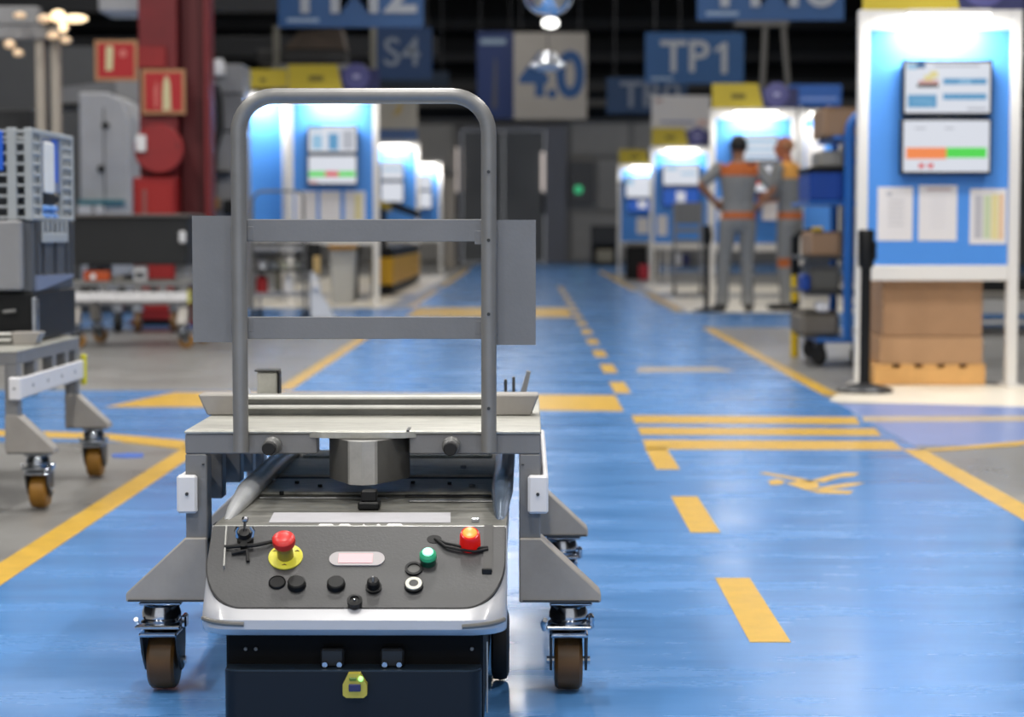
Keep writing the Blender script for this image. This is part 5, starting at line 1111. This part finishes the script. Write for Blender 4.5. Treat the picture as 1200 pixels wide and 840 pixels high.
g3 = goods('cardboard_box', 'brown cardboard box topmost on the blue roll container', 'box', (966, 126, 1010, 160), YR + .12, .5, mat('dull_cardboard', '#8f7258', .8))
bm = new(); box(bm, XLs + .15, xr + .62, YR + .035, YR + .80, W(970, 160, YR + .12).z - .022, W(970, 160, YR + .12).z, .004); obj('shelf', bm, M_RACK, ro, world=True)
g4 = goods('cardboard_box', 'brown cardboard box on the middle shelf of the roll container', 'box', (951, 272, 986, 300), YR + .07, .45, mat('dull_cardboard', '#8f7258', .8), on=zs[300])
g5 = goods('grey_tote', 'dark grey tote on the lower shelf of the roll container', 'box', (950, 312, 984, 340), YR + .07, .45, mat('dark_grey_tote', '#55544f', .6), M_MACHD, on=zs[340])
g6 = goods('grey_sack', 'rounded grey brown sack low on the roll container base', 'sack', (938, 366, 985, 392), YR + .05, .5, mat('grey_brown_sack', '#6d675e', .8, noise=.15, nscale=9), bev=.03, on=.170)
g7 = goods('white_box', 'small white box beside the sack at the foot of the roll container', 'box', (958, 355, 972, 366), YR + .03, .15, M_WHITE)
g7.location.z = W(960, 366, YR + .05).z + .003
g8 = goods('blue_box', 'small blue box under the middle shelf of the roll container', 'box', (940, 322, 950, 340), YR + .05, .2, M_BINBLUE, on=zs[340])
# striped barrier post
p = FL(931, 418); sp = thing('striped_post', 'black and yellow striped barrier post left of the roll container', 'post', (p.x, p.y, 0))
ys = [418, 383, 353, 322, 276]; cols = [mat('post_yellow', '#d9b51e', .4), M_BLACK, mat('post_yellow', '#d9b51e', .4), M_BLACK]
for k in range(4):
    za = W(931, ys[k], p.y).z; zb = W(931, ys[k + 1], p.y).z
    bm = new(); cyl(bm, (0, 0, max(za, .0005)), (0, 0, zb - .0005), .026, seg=16); obj('post_section', bm, cols[k], sp)
zt = W(931, 276, p.y).z
bm = new(); tube(bm, [(0, 0, zt), (.03, 0, zt + .02), (.10, .0, zt + .035)], .016, 10); obj('arm', bm, M_BLACK, sp)
bm = new(); tube(bm, [(.101, 0, zt + .035), (.17, 0, zt + .038)], .019, 10); obj('arm_tip', bm, cols[0], sp)
bm = new(); tube(bm, [(.027, 0, zt - .22), (.10, .0, zt - .215)], .018, 10); obj('lower_arm', bm, M_BLACK, sp)

# ------------------------------------------------------------------ grey stand and parts before the third board, boxes by the door
gs = thing('grey_stand', 'grey slotted steel stand in front of the board with the white sign', 'stand', (W(806, 300, 25.5).x, 25.5, 0))
a = W(790, 290, 25.5); b = W(825, 237, 25.5); w = b.x - a.x
for x in (-w / 2, w / 2 - .04):
    bm = new(); box(bm, x, x + .04, 0, .04, .08, b.z, .004); obj('upright', bm, M_MACH2, gs)
    bm = new(); lathe(bm, [(0, -.02), (.035, -.02), (.04, 0), (.035, .02), (0, .02)], (x + .02, .02, .0405), (1, 0, 0), 14); obj('wheel', bm, M_BLACKM, gs)
for y0_, y1_, m in ((237, 262, '#7d7e80'), (267, 272, '#8f9092'), (281, 286, '#8f9092'), (318, 323, '#8f9092')):
    za = W(800, y1_, 25.5).z; zb = W(800, y0_, 25.5).z; bm = new(); box(bm, -w / 2 + .041, w / 2 - .041, .005, .035, za, zb, .003); obj('cross_plate', bm, mat('stand_' + m[1:], m, .5), gs)
bm = new(); box(bm, -w / 2 + .041, w / 2 - .041, .04, .3, .33, .36, .003); obj('shelf', bm, M_MACHD, gs)
z = .361
for i, (dx, r, h, m, lab) in enumerate([(-.10, .035, .16, M_WHITE, 'small white can on the shelf of the grey stand'), (-.01, .05, .14, M_HEADN, 'navy blue can on the shelf of the grey stand'), (.09, .04, .10, M_MIDSTEEL, 'squat grey can on the shelf of the grey stand')]):
    t = thing('can', lab, 'can', (gs.location.x + dx, 25.65, z), 0, 'cans on the grey stand'); bm = new(); lathe(bm, [(0, 0.0005), (r, .0005), (r, h), (0, h)], seg=14); obj('can_body', bm, m, t)
    bm = new(); lathe(bm, [(r * .8, h + .0005), (r * .8, h + .012), (0, h + .012)], seg=14); obj('can_lid', bm, M_MACHD, t)
bk = thing('black_bin', 'black bin with a pale lid edge under the smallest right board', 'bin', (W(745, 310, 33.3).x, 33.2, 0))
a = W(732, 312, 33); b = W(757, 284, 33); w = b.x - a.x
bm = new(); box(bm, -w / 2, w / 2, -.2, .2, .0005, b.z - .07, .02); obj('bin_body', bm, M_BLACK, bk)
bm = new(); box(bm, -w / 2 - .01, w / 2 + .01, -.21, .21, b.z - .069, b.z, .015); obj('bin_lid', bm, mat('olive_grey_lid', '#77746a', .6), bk)
rb = thing('red_box', 'small red box beside the black bin under the smallest right board', 'box', (W(755, 306, 32.7).x, 32.75, 0))
bm = new(); box(bm, -.08, .08, -.08, .08, .0005, .22, .015); obj('box_body', bm, mat('crimson_plastic', '#c22c3c', .5), rb)
bm = new(); box(bm, -.085, .085, -.085, .085, .2205, .25, .006); obj('box_lid', bm, mat('crimson_plastic', '#c22c3c', .5), rb)
dc = thing('storage_cabinet', 'dark storage cabinet with open shelf against the far wall right of the door', 'cabinet', (W(708, 305, 46).x, 46.3, 0))
a = W(694, 308, 46); b = W(724, 264, 46); w = b.x - a.x
for nme, q in (('side', (-w / 2, -w / 2 + .03, -.25, .25, .0005, b.z)), ('side', (w / 2 - .03, w / 2, -.25, .25, .0005, b.z)), ('back', (-w / 2 + .031, w / 2 - .031, .22, .25, .0005, b.z)), ('shelf', (-w / 2 + .031, w / 2 - .031, -.25, .219, b.z - .45, b.z - .42)), ('drawer_front', (-w / 2 + .031, w / 2 - .031, -.26, -.24, b.z - .419, b.z)), ('bottom', (-w / 2 + .031, w / 2 - .031, -.25, .219, .05, .08))):
    bm = new(); box(bm, *q, .003); obj(nme, bm, mat('dark_cabinet_steel', '#2f2f2f', .6), dc)
pb = thing('beige_parcel', 'beige parcel on the floor of the dark storage cabinet', 'parcel', (dc.location.x + .02, 46.2, .0803))
bm = new(); box(bm, -.2, .2, -.12, .12, .0005, .3, .03); obj('parcel_body', bm, mat('beige_parcel', '#8d8674', .7), pb)
bm = new(); box(bm, -.02, .02, -.123, .123, .3, .303); obj('parcel_tape', bm, M_CARD, pb)
eb = thing('electric_box', 'grey wall box with a green light right of the dark door', 'electric box', (W(680, 230, 51.4).x, 51.35, 1.5))
bm = new(); box(bm, -.28, .35, -.08, .085, 0, 1.1, .01); obj('box_body', bm, mat('box_grey', '#6f6f70', .6), eb)
q = W(678, 222, 51.2); bm = new(); lathe(bm, [(.11, 0), (.11, .02), (.08, .04), (0, .045)], (q.x, 51.27, q.z), (0, -1, 0), 18); obj('green_light', bm, mat('green_indicator', '#4fc88a', .4, emit=.6, ecol='#46c487'), eb, world=True)
# ================================================================== the two people
from mathutils.bvhtree import BVHTree
M_SKIN = mat('skin', '#9a6a4e', .55, noise=.05, nscale=30); M_SKIN2 = mat('ruddy_skin', '#b06a48', .5, noise=.05, nscale=30)
M_CLOTH = mat('grey_workwear', '#828281', .8, noise=.06, nscale=25, bump=.2, bscale=120); M_ORCL = mat('orange_workwear', '#b8602a', .8, noise=.06, nscale=25); M_ORCL_LIT = mat('lit_orange_workwear', '#e2a24e', .8, noise=.06, nscale=25)  # last orange is the strongly lit shoulder, its brightness put into the colour
M_HAIRB = mat('black_hair', '#141312', .6, noise=.2, nscale=60, bump=.5, bscale=200); M_HAIR2 = mat('lit_brown_hair', '#a5714c', .7, noise=.2, nscale=80); M_SHOE = mat('black_work_shoe', '#161616', .5)  # second hair is brown with the orange light on it mixed into the colour
M_EYEW = mat('eye_white', '#d9d6d0', .3); M_LIP = mat('lip', '#8a4a40', .5)
def loft(bm, secs, seg=20):    # secs: (centre, rx, ry, yaw)
    rings = []
    for c, rx, ry in secs:
        rings.append([bm.verts.new((c[0] + rx * math.cos(2 * PI * k / seg), c[1] + ry * math.sin(2 * PI * k / seg), c[2])) for k in range(seg)])
    for a, b in zip(rings, rings[1:]):
        for k in range(seg): bm.faces.new((a[k], a[(k + 1) % seg], b[(k + 1) % seg], b[k]))
    bm.faces.new(rings[0][::-1]); bm.faces.new(rings[-1])
def limb(bm, pts, rad, seg=14):
    P_ = []; R_ = []
    for i in range(len(pts) - 1):
        a = Vector(pts[i]); b = Vector(pts[i + 1])
        for j in range(5):
            s = j / 5; P_.append(a.lerp(b, s)); R_.append(rad[i] + (rad[i + 1] - rad[i]) * s)
    P_.append(Vector(pts[-1])); R_.append(rad[-1])
    for _ in range(2):
        Q = P_[:]
        for i in range(1, len(P_) - 1): Q[i] = (P_[i - 1] + P_[i] * 2 + P_[i + 1]) / 4
        P_ = Q
    tube(bm, P_, R_, seg); ball(bm, P_[0], R_[0] * .98, seg=seg); ball(bm, P_[-1], R_[-1] * .98, seg=seg)
def hand(bm, w, d, side, curl=.5):
    """palm at wrist w along d; five fingers of different lengths, thumb leaving the side of the palm"""
    w = Vector(w); d = Vector(d).normalized(); s = Vector(side).normalized(); s = (s - d * s.dot(d)).normalized(); n = d.cross(s)
    for o_ in (-.026, -.009, .009, .026): tube(bm, [w - d * .01 + s * o_ * .75, w + d * .04 + s * o_, w + d * .085 + s * o_], [.016, .0155, .0125], 8)
    for o_, L in ((-.029, .060), (-.010, .074), (.010, .080), (.029, .070)):
        b = w + d * .082 + s * o_; k = b + (d * math.cos(curl * .7) + n * math.sin(curl * .7)) * L * .5; e = k + (d * math.cos(curl * 1.7) + n * math.sin(curl * 1.7)) * L * .5
        tube(bm, [b, b.lerp(k, .5), k, k.lerp(e, .5), e], [.0105, .010, .0098, .009, .0075], 8); ball(bm, e, .0075, seg=8)
    b = w + d * .03 + s * .034; k = b + d * .03 + s * .028 + n * .01; e = k + d * .030 + s * .006 + n * .014
    tube(bm, [b - s * .01, b, k, e], [.013, .0125, .0115, .0088], 8); ball(bm, e, .0088, seg=8)
def head(bm, c, fw):           # c centre of the head, fw facing in the ground plane
    c = Vector(c); f = Vector(fw).normalized(); r = Vector((f.y, -f.x, 0)); u = Vector((0, 0, 1))
    rot = Matrix((r, f, u)).transposed()
    def put(vs): bmesh.ops.rotate(bm, cent=(0, 0, 0), matrix=rot, verts=vs); bmesh.ops.translate(bm, vec=c, verts=vs)
    put(ball(bm, (0, -.012, .03), 1, (.076, .094, .088), 20)); put(ball(bm, (0, .022, -.025), 1, (.062, .068, .085), 18)); put(ball(bm, (0, .042, -.078), 1, (.034, .034, .028), 12))
    put(ball(bm, (0, .098, -.018), 1, (.012, .018, .016), 10)); put(ball(bm, (0, .090, .004), 1, (.008, .012, .026), 10))
    for q in (-1, 1):
        put(ball(bm, (q * .077, -.008, -.005), 1, (.011, .020, .032), 10)); put(ball(bm, (q * .032, .074, .022), 1, (.02, .012, .008), 8))
    put(ball(bm, (0, .083, -.050), 1, (.024, .012, .008), 10))
    return rot
def person(name, label, loc, rz, pose, skin, torso_or, knee_or=None):
    root = thing('person', label, 'person', loc, rz)
    src = {}
    def B(k):
        if k not in src: src[k] = bmesh.new()
        return src[k]
    J = pose
    t = B('cloth'); lx = J['lean']
    loft(t, [((lx(z)[0], lx(z)[1], z), rx, ry) for z, rx, ry in [(.80, .10, .09), (.86, .165, .115), (.93, .175, .125), (1.0, .162, .115), (1.08, .155, .108), (1.18, .168, .115), (1.28, .185, .122), (1.36, .195, .118), (1.42, .18, .105), (1.46, .13, .085), (1.50, .075, .065)]], 24)
    for s in ('l', 'r'):
        limb(t, [J['hip_' + s], J['knee_' + s], J['ankle_' + s]], [.098, .070, .062])
        a = Vector(J['ankle_' + s]); tube(t, [a + Vector((0, 0, .03)), a + Vector((0, 0, -.035))], [.068, .074], 14)
        sh, el, wr = (Vector(J[k + s]) for k in ('shoulder_', 'elbow_', 'wrist_'))
        cut = J['sleeve']
        if cut <= 1:
            m = sh.lerp(el, cut); limb(t, [sh, m], [.072, .060 if cut > .7 else .064]); limb(B('skin'), [sh.lerp(el, cut * .9), el, wr], [.046, .041, .029])
        else:
            m = el.lerp(wr, .8); limb(t, [sh, el, m], [.072, .055, .045]); limb(B('skin'), [m, wr], [.034, .029])
        hand(B('skin'), wr, J['hand_' + s], J['side_' + s], J['curl'])
        sx = B('shoe'); toe = Vector(J['toe_' + s]); ank = Vector(J['ankle_' + s]); dr_ = (toe - ank); dr_.z = 0; dr_.normalize()
        heel = Vector((ank.x, ank.y, 0)) - dr_ * .055
        vs = ball(sx, (0, 0, 0), 1, (.046, .085, .05), 14); bmesh.ops.rotate(sx, cent=(0, 0, 0), matrix=Matrix.Rotation(math.atan2(-dr_.x, dr_.y), 3, 'Z'), verts=vs); bmesh.ops.translate(sx, vec=heel + dr_ * .06 + Vector((0, 0, .05)), verts=vs)
        vs = ball(sx, (0, 0, 0), 1, (.050, .10, .036), 14); bmesh.ops.rotate(sx, cent=(0, 0, 0), matrix=Matrix.Rotation(math.atan2(-dr_.x, dr_.y), 3, 'Z'), verts=vs); bmesh.ops.translate(sx, vec=heel + dr_ * .17 + Vector((0, 0, .036)), verts=vs)
    hc = Vector(J['head']); nb = Vector((lx(1.47)[0], lx(1.47)[1], 1.47))
    limb(B('skin'), [nb, hc + Vector((0, 0, -.07)) - Vector(J['face']) * .02], [.060, .054]); rot = head(B('skin'), hc, J['face'])
    un = bmesh.new(); trees = {}
    for k, b in src.items():
        bmesh.ops.recalc_face_normals(b, faces=b.faces); trees[k] = BVHTree.FromBMesh(b)
        me = bpy.data.meshes.new('tmp'); b.to_mesh(me); un.from_mesh(me); bpy.data.meshes.remove(me); b.free()
    me = bpy.data.meshes.new('body'); un.to_mesh(me); un.free()
    tmp = bpy.data.objects.new('body_src', me); link(tmp)
    md = tmp.modifiers.new('r', 'REMESH'); md.mode = 'VOXEL'; md.voxel_size = .0075; md.use_smooth_shade = True
    sm = tmp.modifiers.new('s', 'SMOOTH'); sm.factor = .5; sm.iterations = 3
    dg = bpy.context.evaluated_depsgraph_get(); out = bpy.data.meshes.new_from_object(tmp.evaluated_get(dg)); bpy.data.objects.remove(tmp)
    out.name = 'body'; out.materials.clear()
    for m in (skin, M_CLOTH, torso_or, M_SHOE, M_ORCL): out.materials.append(m)
    idx = []
    zmin = min(v.co.z for v in out.vertices)
    for p in out.polygons:
        c = p.center; best = None
        for k, tr_ in trees.items():
            d_ = tr_.find_nearest(c, .2)
            if d_[0] is not None and (best is None or d_[3] < best[0]): best = (d_[3], k)
        k = best[1] if best else 'cloth'
        if k == 'skin': i = 0
        elif k == 'shoe': i = 3
        else:
            i = 1
            if abs(c.x - lx(c.z)[0]) < J['ow'] and J['oz'][0] < c.z < J['oz'][1]: i = 2
            elif abs(c.x) < .2 and .925 < c.z < .995: i = 4
            elif knee_or and knee_or(c): i = 4
        idx.append(i)
    out.polygons.foreach_set('material_index', idx); out.polygons.foreach_set('use_smooth', [True] * len(out.polygons))
    out.transform(Matrix.Translation((0, 0, -zmin)))
    o = bpy.data.objects.new('body', out); link(o); o.parent = root
    # hair and face
    dz = -zmin; hc2 = hc + Vector((0, 0, dz))
    def face_piece(nm, pts, m):
        b = new()
        for (p_, sc) in pts: ball(b, (0, 0, 0), 1, sc, 10); bmesh.ops.rotate(b, cent=(0, 0, 0), matrix=rot, verts=b.verts[-len(b.verts):]); bmesh.ops.translate(b, vec=hc2 + rot @ Vector(p_), verts=b.verts)
        obj(nm, b, m, o)
    for q in (-1, 1): face_piece('eye', [((q * .031, .080, .008), (.012, .007, .007))], M_EYEW); face_piece('eyebrow', [((q * .032, .0865, .028), (.017, .005, .004))], M_HAIRB)
    face_piece('mouth', [((0, .093, -.050), (.020, .005, .006))], M_LIP)
    if J['hair'] == 'black':
        b = new(); vs = ball(b, (0, 0, 0), 1, (.088, .100, .096), 24)
        bmesh.ops.delete(b, geom=[v for v in b.verts if (v.co.y > .045 and v.co.z < .05) or v.co.z < -.062], context='VERTS')
        bmesh.ops.rotate(b, cent=(0, 0, 0), matrix=rot, verts=b.verts); bmesh.ops.translate(b, vec=hc2 + rot @ Vector((0, -.016, .028)), verts=b.verts)
        h_ = obj('hair', b, M_HAIRB, o)
    else:
        b = new(); vs = ball(b, (0, 0, 0), 1, (.0815, .0985, .09), 24)
        bmesh.ops.delete(b, geom=[v for v in b.verts if v.co.y > .03 or v.co.z < -.055 or v.co.z > .045], context='VERTS')
        bmesh.ops.rotate(b, cent=(0, 0, 0), matrix=rot, verts=b.verts); bmesh.ops.translate(b, vec=hc2 + rot @ Vector((0, -.013, .024)), verts=b.verts)
        h_ = obj('hair', b, M_HAIR2, o)
    sd = h_.modifiers.new('t', 'SOLIDIFY'); sd.thickness = .008
    return root
YP = 19.95
p = FL(863, 364.5)
person('person', 'person with black hair seen from behind, hands on hips, in grey and orange workwear', (p.x, p.y, 0), 0, dict(
    lean=lambda z: (.012 + (z - .9) * .0, .0 + (z - 1.0) * .02),
    hip_l=(-.085, 0, .88), knee_l=(-.125, .02, .49), ankle_l=(-.145, -.01, .10), toe_l=(-.19, .15, .03),
    hip_r=(.10, 0, .88), knee_r=(.105, .02, .49), ankle_r=(.115, .0, .10), toe_r=(.155, .17, .03),
    shoulder_l=(-.185, .01, 1.425), elbow_l=(-.375, -.06, 1.26), wrist_l=(-.205, .03, 1.075), hand_l=(.55, .75, -.35), side_l=(.3, -.2, .9),
    shoulder_r=(.205, .01, 1.425), elbow_r=(.355, -.07, 1.215), wrist_r=(.20, -.02, 1.05), hand_r=(-.35, .55, -.45), side_r=(-.3, -.2, .9), curl=.45, sleeve=.75,
    head=(.015, .03, 1.635), face=(.15, 1, 0), ow=.19, oz=(1.355, 1.49), hair='black'), M_SKIN, M_ORCL)
p = FL(917, 363.5)
person('person', 'person with short fair hair in grey and orange workwear, turned left with arms folded', (p.x + .075, p.y + .05, 0), math.radians(58), dict(
    lean=lambda z: (0, (max(z, 1.0) - 1.0) * .06),
    hip_l=(-.09, 0, .88), knee_l=(-.10, .03, .49), ankle_l=(-.11, -.02, .10), toe_l=(-.14, .15, .03),
    hip_r=(.09, 0, .88), knee_r=(.10, .05, .49), ankle_r=(.12, .01, .10), toe_r=(.16, .18, .03),
    shoulder_l=(-.19, .045, 1.43), elbow_l=(-.25, .09, 1.16), wrist_l=(-.03, .26, 1.17), hand_l=(.85, .1, .1), side_l=(0, -.3, 1),
    shoulder_r=(.19, .045, 1.43), elbow_r=(.25, .10, 1.15), wrist_r=(.04, .28, 1.12), hand_r=(-.85, -.02, .12), side_r=(0, -.2, 1), curl=.5, sleeve=.95,
    head=(0, .075, 1.645), face=(-.15, 1, 0), ow=.21, oz=(1.33, 1.52), hair='brownish'), M_SKIN2, M_ORCL_LIT, knee_or=lambda c: c.x < -.09 and .44 < c.z < .53 and c.y < .06)
